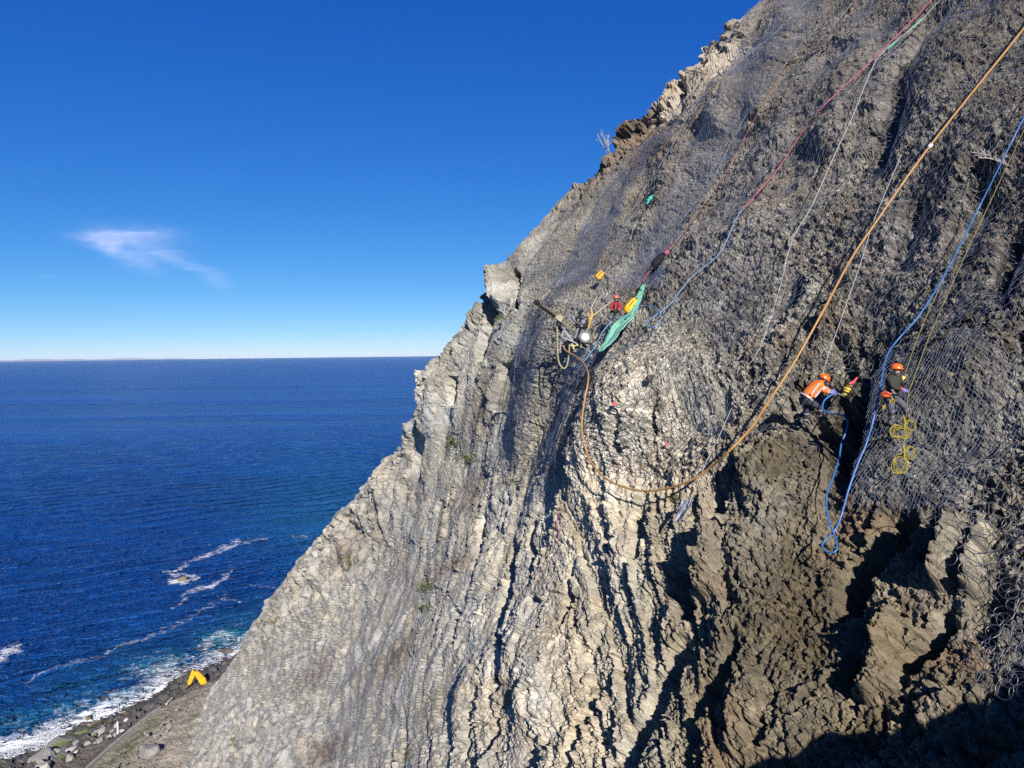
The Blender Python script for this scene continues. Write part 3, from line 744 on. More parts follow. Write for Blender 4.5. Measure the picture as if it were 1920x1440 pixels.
for pl, w_, amp in [([(318,1074),(370,1048),(420,1028),(452,1014)],5,.62),([(452,1016),(500,1010)],3,.5),([(350,1112),(370,1105),(405,1094),(430,1080)],5.5,.72),([(330,1140),(352,1112)],4,.5),
  ([(430,1078),(440,1068)],2,.5),([(470,1098),(515,1104)],3,.42),([(405,1118),(450,1130)],2.5,.40),([(45,1278),(120,1248),(180,1232),(250,1205),(330,1175)],5,.42),([(250,1205),(350,1160),(420,1120)],7,.30),
  ([(0,1228),(35,1216)],9,.95),([(-60,1240),(0,1228)],12,.95),([(310,1090),(342,1093),(362,1086)],5,.9),([(322,1078),(350,1076),(365,1081)],4,.75),
  ([(375,1215),(410,1190),(440,1200),(470,1190)],10,.62),([(560,1006),(580,1010)],5,.4),([(-40,1422),(0,1405),(60,1394),(112,1368)],21,1.7),([(0,1425),(60,1412),(110,1385)],15,1.4),([(105,1375),(160,1342),(205,1320)],11,1.2),
  ([(-200,1560),(-80,1470),(0,1425)],26,1.2),([(225,1325),(300,1285),(350,1255),(440,1218)],6,.85),([(455,1188),(475,1178)],4,.9)]:
    streak(pl, w_, amp)
foam *= near**.3*(cdv > -40)
shal = np.clip(1.0*np.exp(-np.clip(cdv-3, 0, 999)/17)*(.6+.6*fw), 0, 1)*.75
shal = np.maximum(shal, .75*np.exp(-(((wx-425)/45)**2+((wy-1200)/22)**2)))
shal = np.maximum(shal, .22*np.exp(-(((wx-620)/160)**2+((wy-960)/90)**2)))
me = np_mesh('sea', SP.reshape(-1, 3), [grid_faces(len(rad), len(az))], True)
set_float(me, 'foam', foam); set_float(me, 'shallow', shal)
m, nt, bs, out = nodes('sea_water'); L = nt.links.new
geo = N(nt, 'ShaderNodeNewGeometry'); pos = geo.outputs['Position']
af = N(nt, 'ShaderNodeAttribute', attribute_name='foam'); ash = N(nt, 'ShaderNodeAttribute', attribute_name='shallow')
def mapping(sx, sy, rz=0):
    mp = N(nt, 'ShaderNodeMapping'); mp.inputs['Scale'].default_value = (sx, sy, 1); mp.inputs['Rotation'].default_value = (0, 0, rz); L(pos, mp.inputs[0]); return mp.outputs[0]
wn1 = N(nt, 'ShaderNodeTexNoise', i_Scale=1.0, i_Detail=4.5, i_Roughness=.58); L(mapping(.22, .5, R(-18)), wn1.inputs['Vector'])
wn2 = N(nt, 'ShaderNodeTexNoise', i_Scale=1.0, i_Detail=4.0, i_Roughness=.6); L(mapping(.02, .055, R(-14)), wn2.inputs['Vector'])
wn3 = N(nt, 'ShaderNodeTexNoise', i_Scale=1.0, i_Detail=5.0, i_Roughness=.6); L(mapping(.0009, .0042, R(-4)), wn3.inputs['Vector'])
b1 = N(nt, 'ShaderNodeBump', i_Strength=.6, i_Distance=.6); L(wn1.outputs[0], b1.inputs['Height'])
b2 = N(nt, 'ShaderNodeBump', i_Strength=1.0, i_Distance=2.0); L(wn2.outputs[0], b2.inputs['Height']); L(b1.outputs[0], b2.inputs['Normal'])
b3 = N(nt, 'ShaderNodeBump', i_Strength=1.0, i_Distance=18.0); L(wn3.outputs[0], b3.inputs['Height']); L(b2.outputs[0], b3.inputs['Normal'])
deep = N(nt, 'ShaderNodeMix', data_type='RGBA'); L(ash.outputs['Fac'], deep.inputs[0])
wcr = N(nt, 'ShaderNodeMix', data_type='RGBA'); wcr.inputs[6].default_value = (.0009, .019, .10, 1); wcr.inputs[7].default_value = (.0026, .046, .205, 1)
wsum = N(nt, 'ShaderNodeMath', operation='MULTIPLY_ADD'); wsum.inputs[1].default_value = .5; L(wn3.outputs[0], wsum.inputs[0])
wh = N(nt, 'ShaderNodeMath', operation='MULTIPLY'); wh.inputs[1].default_value = .5; L(wn2.outputs[0], wh.inputs[0]); L(wh.outputs[0], wsum.inputs[2])
wr_ = N(nt, 'ShaderNodeMapRange'); L(wsum.outputs[0], wr_.inputs[0]); wr_.inputs[1].default_value = .38; wr_.inputs[2].default_value = .62
L(wr_.outputs[0], wcr.inputs[0]); L(wcr.outputs[2], deep.inputs[6])
deep.inputs[7].default_value = (.022, .19, .22, 1)
# foam pattern
fn = N(nt, 'ShaderNodeTexNoise', i_Scale=1.0, i_Detail=8.0, i_Roughness=.68, i_Distortion=.8); L(mapping(.26, .40, R(-18)), fn.inputs['Vector'])
fv = N(nt, 'ShaderNodeTexVoronoi', feature='DISTANCE_TO_EDGE', i_Scale=1.0)
dn = N(nt, 'ShaderNodeTexNoise', i_Scale=.3, i_Detail=4.0); L(pos, dn.inputs['Vector'])
dv = N(nt, 'ShaderNodeVectorMath', operation='MULTIPLY_ADD'); dv.inputs[1].default_value = (6, 6, 0); L(dn.outputs['Color'], dv.inputs[0]); L(pos, dv.inputs[2])
mpv = N(nt, 'ShaderNodeMapping'); mpv.inputs['Scale'].default_value = (.28, .28, 1); L(dv.outputs[0], mpv.inputs[0]); L(mpv.outputs[0], fv.inputs['Vector'])
ve = N(nt, 'ShaderNodeMapRange'); L(fv.outputs['Distance'], ve.inputs[0])
for k, v in zip((1, 2, 3, 4), (0, .22, .28, -.06)): ve.inputs[k].default_value = v
s1_ = N(nt, 'ShaderNodeMath', operation='ADD'); L(fn.outputs[0], s1_.inputs[0]); L(ve.outputs[0], s1_.inputs[1])
s2_ = N(nt, 'ShaderNodeMath', operation='ADD'); L(s1_.outputs[0], s2_.inputs[0]); L(af.outputs['Fac'], s2_.inputs[1])
fr = N(nt, 'ShaderNodeMapRange'); L(s2_.outputs[0], fr.inputs[0]); fr.inputs[1].default_value = .88; fr.inputs[2].default_value = 1.75
gate = N(nt, 'ShaderNodeMapRange'); L(af.outputs['Fac'], gate.inputs[0]); gate.inputs[1].default_value = .05; gate.inputs[2].default_value = .22
fm = N(nt, 'ShaderNodeMath', operation='MULTIPLY'); L(fr.outputs[0], fm.inputs[0]); L(gate.outputs[0], fm.inputs[1])
cm = N(nt, 'ShaderNodeMix', data_type='RGBA'); L(fm.outputs[0], cm.inputs[0]); L(deep.outputs[2], cm.inputs[6]); cm.inputs[7].default_value = (.62, .64, .66, 1)
L(cm.outputs[2], bs.inputs['Base Color'])
rm = N(nt, 'ShaderNodeMapRange'); L(fm.outputs[0], rm.inputs[0]); rm.inputs[3].default_value = .3; rm.inputs[4].default_value = .85; L(rm.outputs[0], bs.inputs['Roughness'])
L(b3.outputs[0], bs.inputs['Normal']); bs.inputs['IOR'].default_value = 1.333; bs.inputs['Specular IOR Level'].default_value = .2
tag(link('sea', me, m), 'deep blue open sea running to the horizon with white surf at the shore', 'sea', kind='structure')

# distant coast and low haze bank on the horizon
hx = np.linspace(0, 1, 80); hb = MB()
dist = 33000
for a0, a1, hgt, seed in ((R(-9.0), R(-1.0), 95, 3), (R(-40), R(-24), 120, 8)):
    aa = a0+(a1-a0)*hx; top = hgt*np.clip(np.sin(hx*math.pi)**.6*(.6+.5*fbm(np.stack([hx*6, hx*0+seed, hx*0], -1), 3)), .02, 2)
    if seed == 3: top = hgt*np.clip(hx**1.5*(.8+.4*fbm(np.stack([hx*6, hx*0, hx*0], -1), 3)), .02, 2)
    fr_ = np.stack([np.sin(aa)*dist, np.cos(aa)*dist, hx*0-5], -1); tp = np.stack([np.sin(aa)*(dist+700), np.cos(aa)*(dist+700), top], -1); bk = np.stack([np.sin(aa)*(dist+1600), np.cos(aa)*(dist+1600), hx*0-5], -1)
    hb.add(np.concatenate([fr_, tp, bk]), [(i, i+1, 80+i+1, 80+i) for i in range(79)]+[(80+i, 80+i+1, 160+i+1, 160+i) for i in range(79)])
tag(hb.build('distant_hills', mat('far_land', (.20, .235, .29), .9, var=.1, scale=.001)), 'pale low coast far away on the horizon', 'hills', kind='structure')

# ground between the shore and the cliff: lofted through contour lines
def cont(pts, z):
    p = np.array(pts, float); q = onz(p[:, 0], p[:, 1], z); d = np.linspace(0, 1, len(q))
    return spline(q, 24)
L0 = spline(np.c_[onz(coast_px[:9, 0]-26, coast_px[:9, 1]-16, 0)[:, :2], np.full(9, -2.5)], 24)
Lc = spline(onz(coast_px[:9, 0], coast_px[:9, 1], .2), 24)
Lm = cont([(-140,1600),(60,1450),(130,1403),(190,1378),(255,1346),(305,1320),(352,1282),(436,1254),(530,1214)], 3.6)
Lw = cont([(-40,1620),(155,1450),(195,1413),(237,1377),(277,1345),(317,1318),(374,1291),(442,1262),(540,1225)], 7.6)
Lg = cont([(30,1640),(190,1458),(220,1425),(262,1390),(294,1354),(328,1325),(378,1297),(447,1268),(552,1235)], 8.2)
Ld = cont([(200,1660),(290,1500),(295,1440),(318,1400),(350,1365),(378,1338),(412,1310),(462,1285),(562,1250)], 10.8)
Li = cont([(420,1660),(440,1530),(430,1450),(430,1410),(438,1370),(450,1340),(470,1312),(505,1288),(604,1252)], 14.5)
Lj = Li+np.array([60, 10, 45])
ctl = np.stack([L0, Lc, Lm, Lw, Lg, Ld, Li, Lj], 0)
M_ = 22; rows = []
for i in range(len(ctl)-1):
    for k in range(M_): rows.append(ctl[i]*(1-k/M_)+ctl[i+1]*k/M_)
rows.append(ctl[-1]); GR = np.stack(rows, 0)
def refine(Gm, k):
    x = np.linspace(0, Gm.shape[1]-1.001, Gm.shape[1]*k); a = x.astype(int); f_ = (x-a)[None, :, None]
    return Gm[:, a]*(1-f_)+Gm[:, a+1]*f_
GR = refine(GR, 3)
rowt = np.linspace(0, 7, GR.shape[0])[:, None]
rough_z = np.interp(rowt, [0, 1, 2, 2.9, 3.05, 3.9, 4.3, 5, 6, 7], [.3, .9, 1.0, .4, .22, .30, .5, .55, .5, 1])
fv_ = facet(*voro(GR*.55), 1.1); fv2 = facet(*voro(GR*1.6), 1.1)
GR[..., 2] += rough_z*(fv_*1.1+fbm(GR*.4, 4)*.5)+np.minimum(rough_z, .6)*fv2*.35+fbm(GR*2, 3)*.06
me = np_mesh('ground', GR.reshape(-1, 3), [grid_faces(*GR.shape[:2], flip=True)], False)
gcol = np.stack([np.interp(rowt, [0, 1, 1.6, 2.2, 2.9, 3.02, 3.2, 3.95, 4.2, 5, 7], c) for c in
  ([.045,.05,.06,.075,.10,.18,.17,.17,.19,.20,.21], [.045,.045,.055,.068,.085,.155,.15,.15,.165,.175,.19], [.04,.04,.05,.06,.065,.125,.115,.115,.13,.14,.16])], -1)
gcol = np.broadcast_to(gcol, GR.shape).copy()
ng = fbm(GR*.25, 4); gcol *= (1+.3*ng+.35*(hgr := (perlin(GR*1.5))))[..., None]
gr = np.exp(-((rowt-3.75)/.42)**2)*sst(-.5, .3, fbm(GR*.5+4, 3)); gr = gr*np.clip((360-np.arange(GR.shape[1]))/140, 0, 1)[None]
gcol = gcol*(1-.85*gr[..., None])+np.array([.062, .075, .024])*.85*gr[..., None]
set_col(me, 'Col', np.clip(gcol, .01, .8).reshape(-1, 3))
tag(link('ground', me, rock_mat('debris_ground', sc=.5, bump=.12)), 'brown debris bench at the foot of the cliff', 'ground', kind='structure')

# low kerb wall along the sea edge of the bench
kw = spline(onz(np.array([70, 155, 195, 237, 277, 300]), np.array([1530, 1450, 1413, 1377, 1345, 1328]), 8.1), 14)
mb = MB()
for a, b in zip(kw[:-1], kw[1:]): mb.bar(a, b+(b-a)*.02, .45, .9)
tag(mb.build('sea_wall', mat('old_concrete', (.22, .215, .20), .9, var=.3, scale=.8)), 'narrow pale concrete kerb wall along the edge of the debris bench', 'wall')

# boulders
def rock(name, c, size, label, m, seed, group=None, flat=.7, rot=None, cat='boulder', sub=4):
    bm = bmesh.new(); bmesh.ops.create_icosphere(bm, subdivisions=sub, radius=1)
    v = np.array([x.co for x in bm.verts]); r_ = np.random.default_rng(seed)
    for k in range(22):                                    # plane cuts give flat broken sides
        d = r_.normal(size=3); d /= np.linalg.norm(d); h = r_.uniform(.50, .88)
        pr = v@d; v = np.where((pr > h)[:, None], v-(pr-h)[:, None]*d*.92, v)
    v *= 1+.10*fbm(v*1.4+seed, 4)[:, None]
    v *= np.array([1, r_.uniform(.65, .95), flat])*size
    a = r_.uniform(0, 6.28) if rot is None else rot; ca, sa = math.cos(a), math.sin(a)
    v = v@np.array([[ca, sa, 0], [-sa, ca, 0], [0, 0, 1]])
    for x, q in zip(bm.verts, v): x.co = q
    me_ = bpy.data.meshes.new(name); bm.to_mesh(me_); bm.free()
    o = link(name, me_, m); o.location = Vector(c)
    return tag(o, label, cat, group)
def boulder_mat(name, col, mosscol=None, amt=.5):
    m, nt, bs, out = nodes(name); L = nt.links.new
    tc = N(nt, 'ShaderNodeTexCoord'); geo = N(nt, 'ShaderNodeNewGeometry')
    n1 = N(nt, 'ShaderNodeTexNoise', i_Scale=.9, i_Detail=9.0, i_Roughness=.7); L(tc.outputs['Object'], n1.inputs['Vector'])
    mr = N(nt, 'ShaderNodeMapRange'); L(n1.outputs[0], mr.inputs[0])
    for k, v in zip((1, 2, 3, 4), (.3, .7, .6, 1.35)): mr.inputs[k].default_value = v
    mx = N(nt, 'ShaderNodeMix', data_type='RGBA', blend_type='MULTIPLY'); mx.inputs[0].default_value = 1; mx.inputs[6].default_value = (*col, 1); L(mr.outputs[0], mx.inputs[7]); o_ = mx.outputs[2]
    if mosscol:
        n2 = N(nt, 'ShaderNodeTexNoise', i_Scale=.5, i_Detail=5.0); L(tc.outputs['Object'], n2.inputs['Vector'])
        m2 = N(nt, 'ShaderNodeMapRange'); L(n2.outputs[0], m2.inputs[0]); m2.inputs[1].default_value = .62-amt*.3; m2.inputs[2].default_value = .72-amt*.3
        mm = N(nt, 'ShaderNodeMix', data_type='RGBA'); L(m2.outputs[0], mm.inputs[0]); L(o_, mm.inputs[6]); mm.inputs[7].default_value = (*mosscol, 1); o_ = mm.outputs[2]
    L(o_, bs.inputs['Base Color']); bs.inputs['Roughness'].default_value = .8
    bp = N(nt, 'ShaderNodeBump', i_Strength=.7, i_Distance=.25); L(n1.outputs[0], bp.inputs['Height']); L(bp.outputs[0], bs.inputs['Normal'])
    return m
B_gray = boulder_mat('boulder_grey', (.17, .16, .145)); B_dark = boulder_mat('boulder_dark', (.045, .042, .042)); B_moss = boulder_mat('boulder_moss', (.11, .11, .10), (.075, .08, .02), .45)
B_green = boulder_mat('boulder_green', (.06, .06, .055), (.085, .10, .022), .7); B_ochre = boulder_mat('boulder_ochre', (.11, .08, .045), (.15, .12, .03), .5); B_brown = boulder_mat('boulder_brown', (.075, .058, .05)); B_white = boulder_mat('boulder_pale', (.30, .285, .27))
SG = 'boulders along the shore'
for i, (x, y, z, s, fl, m, lab) in enumerate([
 (112,1396,1.5,4.4,.6,B_moss,'big grey shore boulder with yellow moss on its seaward end'),(78,1428,2.2,4.6,.6,B_gray,'large bare grey boulder at the bottom left of the shore'),
 (158,1377,1.3,3.4,.45,B_green,'long low dark boulder topped with bright green weed'),(174,1402,3.8,2.3,.8,B_gray,'smooth grey slab leaning beside the kerb wall'),
 (137,1409,3.2,1.9,.8,B_white,'pale whitish boulder in the middle of the shore heap'),(158,1396,2.8,1.8,.8,B_gray,'grey round boulder behind the pale whitish one'),
 (179,1358,.8,2.2,.5,B_ochre,'flat brown and ochre boulder standing in the surf'),(165,1346,.6,1.0,.7,B_ochre,'small tan stone farthest out in the surf'),(156,1358,.4,1.4,.5,B_brown,'small dark brown rock in white water beside the ochre one'),
 (204,1358,1.2,2.4,.5,B_green,'mossy green boulder between the surf and the kerb wall'),(226,1345,.9,2.9,.4,B_ochre,'flat yellow-green boulder farthest up the shore'),
 (190,1376,2.6,2.6,.8,B_gray,'jagged grey boulder tilted towards the sea'),(232,1358,2.0,2.0,.6,B_dark,'dark wet boulder just below the upper end of the kerb wall'),
 (12,1434,.4,2.8,.5,B_green,'dark weed covered rock in the bottom left corner of the shore'),(42,1432,.8,2.6,.6,B_moss,'low mossy rock beside the corner of the shore'),(138,1366,.2,1.6,.3,B_dark,'low black reef rock washed by foam'),
 (196,1398,5.2,1.3,.7,B_gray,'small grey boulder against the kerb wall'),(214,1372,3.6,1.5,.7,B_gray,'grey boulder under the white post'),(250,1345,3.0,1.4,.6,B_dark,'small dark boulder above the flat yellow-green one')]):
    rock('boulder', onz(x, y, z), s, lab, m, 100+i, SG, fl)
rock('boulder', onz(285, 1410, 10.9), 2.55, 'single grey oval boulder lying on the brown debris bench', B_gray, 55, None, .72, .1)
rock('sea_rock', onz(342, 1086, .1), 2.7, 'lone brown rock out in the sea ringed by foam', boulder_mat('sea_rock', (.13, .095, .045)), 61, None, .55, .1, 'rock')
rock('sea_rock', onz(424, 1221, .1), 2.3, 'dark rock in the surf close under the cliff edge', B_brown, 62, None, .6, .3, 'rock')
rock('sea_rock', onz(332, 1262, -.2), 2.6, 'dark half sunken rock offshore from the digger', B_brown, 63, None, .35, .3, 'rock')
rock('sea_rock', onz(290, 1292, -.3), 1.7, 'small black rock awash in the turquoise surf', B_dark, 64, None, .4, .3, 'rock')
rock('sea_rock', onz(192, 1312, -.3), 2.4, 'black rock awash at the outer edge of the surf', B_dark, 65, None, .35, .3, 'rock')
k = 0
for (x0, y0, x1, y1, n_) in ((285, 1326, 355, 1283, 34), (392, 1268, 438, 1246, 18), (240, 1352, 290, 1328, 8)):
    for i in range(n_):
        t = random.random(); x = x0+(x1-x0)*t+random.uniform(-8, 8); y = y0+(y1-y0)*t+random.uniform(-9, 8)
        rock('rubble_stone', onz(x, y, random.uniform(2, 4.5)), random.uniform(.7, 1.9), 'dark angular stone of the rubble bank between the bench and the surf', random.choice([B_dark, B_dark, B_brown]), 300+k, 'dark rubble stones on the bank', .75, None, 'stone', 3); k += 1
for i in range(34):
    x = random.uniform(60, 262); y = 1446-(x-60)*.50+random.uniform(-16, 14); u_ = (y-(1424-(x-60)*.50))/20
    rock('shore_stone', onz(x, y, max(.6, 2.5+2.0*u_)), random.uniform(.6, 1.5), 'middle sized stone wedged between the big shore boulders', random.choice([B_gray, B_gray, B_white, B_dark, B_moss]), 700+i, 'stones between the shore boulders', .8, None, 'stone', 3)
# loose light stones on the debris bench
for i in range(26):
    t = random.random(); x = 235+110*t+random.uniform(-30, 30); y = 1440-120*t+random.uniform(-15, 25)
    rock('loose_stone', onz(x, y, 10.2), random.uniform(.25, .6), 'small pale stone scattered on the debris bench', B_gray, 500+i, 'loose stones on the bench', .7, None, 'stone', 2)
# driftwood and the marker post
mb = MB(); mb.tube(onz(np.array([312, 317, 323]), np.array([1320, 1314, 1308]), 8.3), [.22, .2, .12], 7)
tag(mb.build('driftwood_log', mat('bleached_wood', (.42, .38, .33), .9)), 'bleached log lying on the bench edge left of the digger', 'log')
mb = MB(); mb.tube(onz(np.array([312, 321]), np.array([1371, 1363]), 10.9), [.16, .1], 7)
tag(mb.build('driftwood_log', mat('bleached_wood_b', (.36, .33, .29), .9)), 'short bleached log in the middle of the brown bench', 'log')
b_ = onz(221, 1375, 8.2); mb = MB(); mb.tube([b_, b_+[0, 0, 1.5], b_+[0, 0, 2.7]], [.2, .19, .18], 8)
tag(mb.build('marker_post', mat('white_paint', (.5, .5, .5), .5, var=.1)), 'white marker post standing beside the kerb wall', 'post')
mb = MB()
c_ = onz(133, 1420, 5.0)
mb.ball(c_+np.array([0, 0, .5]), (.5, .38, .34), None, 12, 9, -1); mb.tube([c_+np.array([.4, 0, .5]), c_+np.array([.75, .1, .4])], .12, 7)
tag(mb.build('orange_buoy', mat('faded_orange', (.36, .07, .03), .6)), 'small faded orange float jammed among the shore boulders', 'float')

# spray thrown up by the breaking wave
n_ = 3600; base = onz(rng.uniform(40, 135, n_), rng.uniform(1352, 1410, n_), 0)
tcol = rng.random(n_)
ctr = onz(120, 1372, 0); cen = ctr+np.array([-1.5, -1.5, 0])
pts = cen+np.stack([rng.normal(0, 1.7, n_)-tcol*1, rng.normal(0, 3.4, n_)-tcol*6, np.abs(rng.normal(0, 1.3, n_))*(1-.3*tcol)], -1)
rr = rng.uniform(.02, .05, n_)
o4 = np.array([(1, 1, 1), (-1, -1, 1), (-1, 1, -1), (1, -1, -1)], float)
v = (pts[:, None]+o4[None]*rr[:, None, None]).reshape(-1, 3); kk = np.arange(n_)[:, None]*4
t = np.concatenate([kk+np.array([[0, 1, 2]]), kk+np.array([[0, 3, 1]]), kk+np.array([[0, 2, 3]]), kk+np.array([[1, 3, 2]])])
tag(link('sea_spray', np_mesh('sea_spray', v, [t], True), mat('spray', (.62, .64, .67), .9, var=.03)), 'white spray thrown up where a wave breaks on the boulders', 'spray', kind='stuff')

# wisp of cirrus: a thin sheet high over the sea
cs = []
cw = 120; ch = 60
gx, gy = np.meshgrid(np.linspace(60, 460, cw), np.linspace(395, 575, ch))
CP = onz(gx, gy, 1500.0); CP[..., 2] += 40*fbm(np.concatenate([CP[..., :2]*.0012, CP[..., 2:]*0], -1), 3)
def cb(x, y, rx, ry, rot=0):
    c, s = math.cos(R(rot)), math.sin(R(rot)); dx = gx-x+7*wnz; dy = gy-y+3*wnz2
    return np.exp(-((dx*c+dy*s)/rx)**2-((-dx*s+dy*c)/ry)**2)
g3 = np.stack([gx*.016, gy*.05, gx*0], -1); wnz = fbm(g3, 3); wnz2 = fbm(g3+9, 3)
den = .85*cb(195, 444, 50, 15, 3)+.8*cb(275, 438, 52, 12, 6)+.6*cb(205, 462, 28, 12, 20)+.55*cb(240, 452, 62, 15, 8)+.6*cb(295, 478, 46, 12, 6)+.45*cb(240, 480, 50, 10, 22)+.4*cb(360, 500, 45, 9, 14)+.35*cb(405, 525, 26, 12, 20)+.28*cb(260, 500, 40, 9, 12)+.15*cb(60, 518, 40, 5)
den *= .8+.35*fbm(np.stack([gx*.03+gy*.02, gy*.12, gx*0+2], -1), 3)
ed = np.minimum(np.minimum(np.arange(cw)[None], cw-1-np.arange(cw)[None])/8, np.minimum(np.arange(ch)[:, None], ch-1-np.arange(ch)[:, None])/6); den *= np.clip(ed, 0, 1)
me = np_mesh('cloud', CP.reshape(-1, 3), [grid_faces(ch, cw)], True); set_float(me, 'den', np.clip(den, 0, 1))
m, nt, bs, out = nodes('cirrus'); L = nt.links.new; nt.nodes.remove(bs)
at = N(nt, 'ShaderNodeAttribute', attribute_name='den'); tr = N(nt, 'ShaderNodeBsdfTransparent'); tl = N(nt, 'ShaderNodeBsdfTranslucent'); tl.inputs[0].default_value = (.9, .86, .92, 1)
ml = N(nt, 'ShaderNodeMath', operation='MULTIPLY'); ml.inputs[1].default_value = .27; L(at.outputs['Fac'], ml.inputs[0])
ms_ = N(nt, 'ShaderNodeMixShader'); L(ml.outputs[0], ms_.inputs[0]); L(tr.outputs[0], ms_.inputs[1]); L(tl.outputs[0], ms_.inputs[2]); L(ms_.outputs[0], out.inputs[0])
tag(link('cloud', me, m), 'single thin wisp of pale cirrus low in the blue sky', 'cloud', kind='stuff')

# sea air: pale even haze that softens the far water and the horizon
mb = MB(); hx_ = 42000.0; z0, z1 = -6.0, 152.0
mb.add([(-hx_, -hx_, z0), (hx_, -hx_, z0), (hx_, hx_, z0), (-hx_, hx_, z0), (-hx_, -hx_, z1), (hx_, -hx_, z1), (hx_, hx_, z1), (-hx_, hx_, z1)], [(0, 3, 2, 1), (4, 5, 6, 7), (0, 1, 5, 4), (1, 2, 6, 5), (2, 3, 7, 6), (3, 0, 4, 7)])
m = bpy.data.materials.new('haze'); m.use_nodes = True; nt = m.node_tree; nt.nodes.clear(); out = nt.nodes.new('ShaderNodeOutputMaterial')
pv = N(nt, 'ShaderNodeVolumePrincipled'); pv.inputs['Color'].default_value = (.72, .86, 1, 1); pv.inputs['Density'].default_value = 0.9e-5; pv.inputs['Anisotropy'].default_value = .0
nt.links.new(pv.outputs[0], out.inputs['Volume'])
tag(mb.build('haze', m, smooth=False), 'thin pale sea haze softening the far water', 'haze', kind='stuff')

# ================================================================== WORKERS, ROPES, MACHINES
def skin(name, nd, ed_, m, parent=None, sub=2, root=None, origin=None):
    """one continuous surface grown round a skeleton. nd: {key: (pos, radius or (rx, ry))}"""
    keys = list(nd); idx = {k: i for i, k in enumerate(keys)}
    org = np.array(parent.location) if parent is not None else np.zeros(3)
    me_ = bpy.data.meshes.new(name); me_.from_pydata([tuple(np.asarray(nd[k][0])-org) for k in keys], [(idx[a], idx[b]) for a, b in ed_], [])
    o = bpy.data.objects.new(name, me_); C.objects.link(o)
    sk = o.modifiers.new('skin', 'SKIN'); sk.use_smooth_shade = True
    for k in keys:
        r_ = nd[k][1]; r_ = (r_, r_) if np.isscalar(r_) else r_
        d = me_.skin_vertices[0].data[idx[k]]; d.radius = r_; d.use_root = (k == (root or keys[0]))
    sb = o.modifiers.new('sub', 'SUBSURF'); sb.levels = sub; sb.render_levels = sub
    bpy.context.view_layer.update()
    dg = bpy.context.evaluated_depsgraph_get()
    m2 = bpy.data.meshes.new_from_object(o.evaluated_get(dg))
    o.modifiers.clear(); o.data = m2; m2.name = name
    m2.materials.clear(); m2.materials.append(m)
    m2.polygons.foreach_set('use_smooth', np.ones(len(m2.polygons), bool))
    bpy.data.meshes.remove(me_)
    if parent is not None: o.parent = parent
    return o
def unit(v): v = np.asarray(v, float); return v/(np.linalg.norm(v)+1e-9)
SKIN = mat('skin', (.34, .19, .13), .55, var=.12, scale=20)
HOR = mat('helmet_orange', (.55, .105, .012), .3, var=.08, spec=.5); HRED = mat('helmet_red', (.42, .10, .07), .3, var=.1)
BOOT = mat('boot', (.06, .05, .05), .7, var=.3); TROU = mat('trouser_grey', (.055, .058, .068), .85, var=.3, scale=14, bump=.01, bscale=40)
TROU2 = mat('trouser_navy', (.026, .028, .04), .85, var=.35, scale=14, bump=.01, bscale=40)
HIVIS = mat('hivis_orange', (.62, .125, .012), .8, var=.12, scale=7, bump=.02, bscale=14); BLACKT = mat('black_shirt', (.022, .022, .016), .85, var=.4, scale=9, bump=.015, bscale=18)
REDJ = mat('red_jacket', (.22, .016, .02), .8, var=.3, scale=9, bump=.015, bscale=18); BAND = mat('reflective_band', (.26, .235, .26), .4, var=.15, spec=.8)
GLY = mat('glove_yellow', (.52, .45, .12), .8, var=.15); GLB = mat('glove_blue', (.11, .13, .36), .8, var=.2); BELT = mat('harness_orange', (.36, .05, .008), .6, var=.2); BLK = mat('black_gear', (.011, .011, .013), .7, var=.4, spec=.12)
STEEL = mat('bare_steel', (.15, .155, .17), .4, .4, .25, 6); EYE = mat('eye', (.02, .015, .012), .2)
YEL = mat('yellow_bag', (.55, .32, .008), .6, var=.15, scale=10, bump=.02, bscale=16)

def hand_chain(nd, ed_, key, wrist, d, nrm, curl=.6, s=1.0, side=1, rad=.0):
    """palm, four unequal bent fingers and a thumb that leaves the side of the palm"""
    d = unit(d); nrm = unit(nrm-np.dot(nrm, d)*d); sd = np.cross(d, nrm)*side
    p = np.asarray(wrist, float)
    nd[key+'palm'] = (p+d*.05*s, (.036*s+rad, .026*s+rad)); ed_.append((key, key+'palm'))
    for i, (off, l) in enumerate(((.030, .070), (.010, .080), (-.011, .074), (-.031, .058))):
        b = p+d*.088*s+sd*off*s; l *= s
        a1 = b+(d*math.cos(curl*.6)+nrm*math.sin(curl*.6))*l*.5
        a2 = a1+(d*math.cos(curl*1.6)+nrm*math.sin(curl*1.6))*l*.32
        a3 = a2+(d*math.cos(curl*2.5)+nrm*math.sin(curl*2.5))*l*.25
        pr = key+'palm'
        for j, (q, r_) in enumerate(((b, .0105), (a1, .0095), (a2, .009), (a3, .008))):
            k = f'{key}f{i}{j}'; nd[k] = (q, r_*s+rad); ed_.append((pr, k)); pr = k
    t0 = p+d*.03*s+sd*.036*s; t1 = t0+(d*.6+sd*.7+nrm*.4)*.035*s; t2 = t1+(d*.8+sd*.1+nrm*.6)*.032*s
    pr = key+'palm'
    for j, (q, r_) in enumerate(((t0, .013), (t1, .0115), (t2, .0095))):
        k = f'{key}t{j}'; nd[k] = (q, r_*s+rad); ed_.append((pr, k)); pr = k
def ring_band(name, a, b, t, r, w_, m, parent):
    a = np.asarray(a); b = np.asarray(b); c = a+(b-a)*t; u_ = unit(b-a); mb = MB()
    mb.tube([c-u_*w_/2, c+u_*w_/2], r, 14, cap=False); return mb.build(name, m, parent)
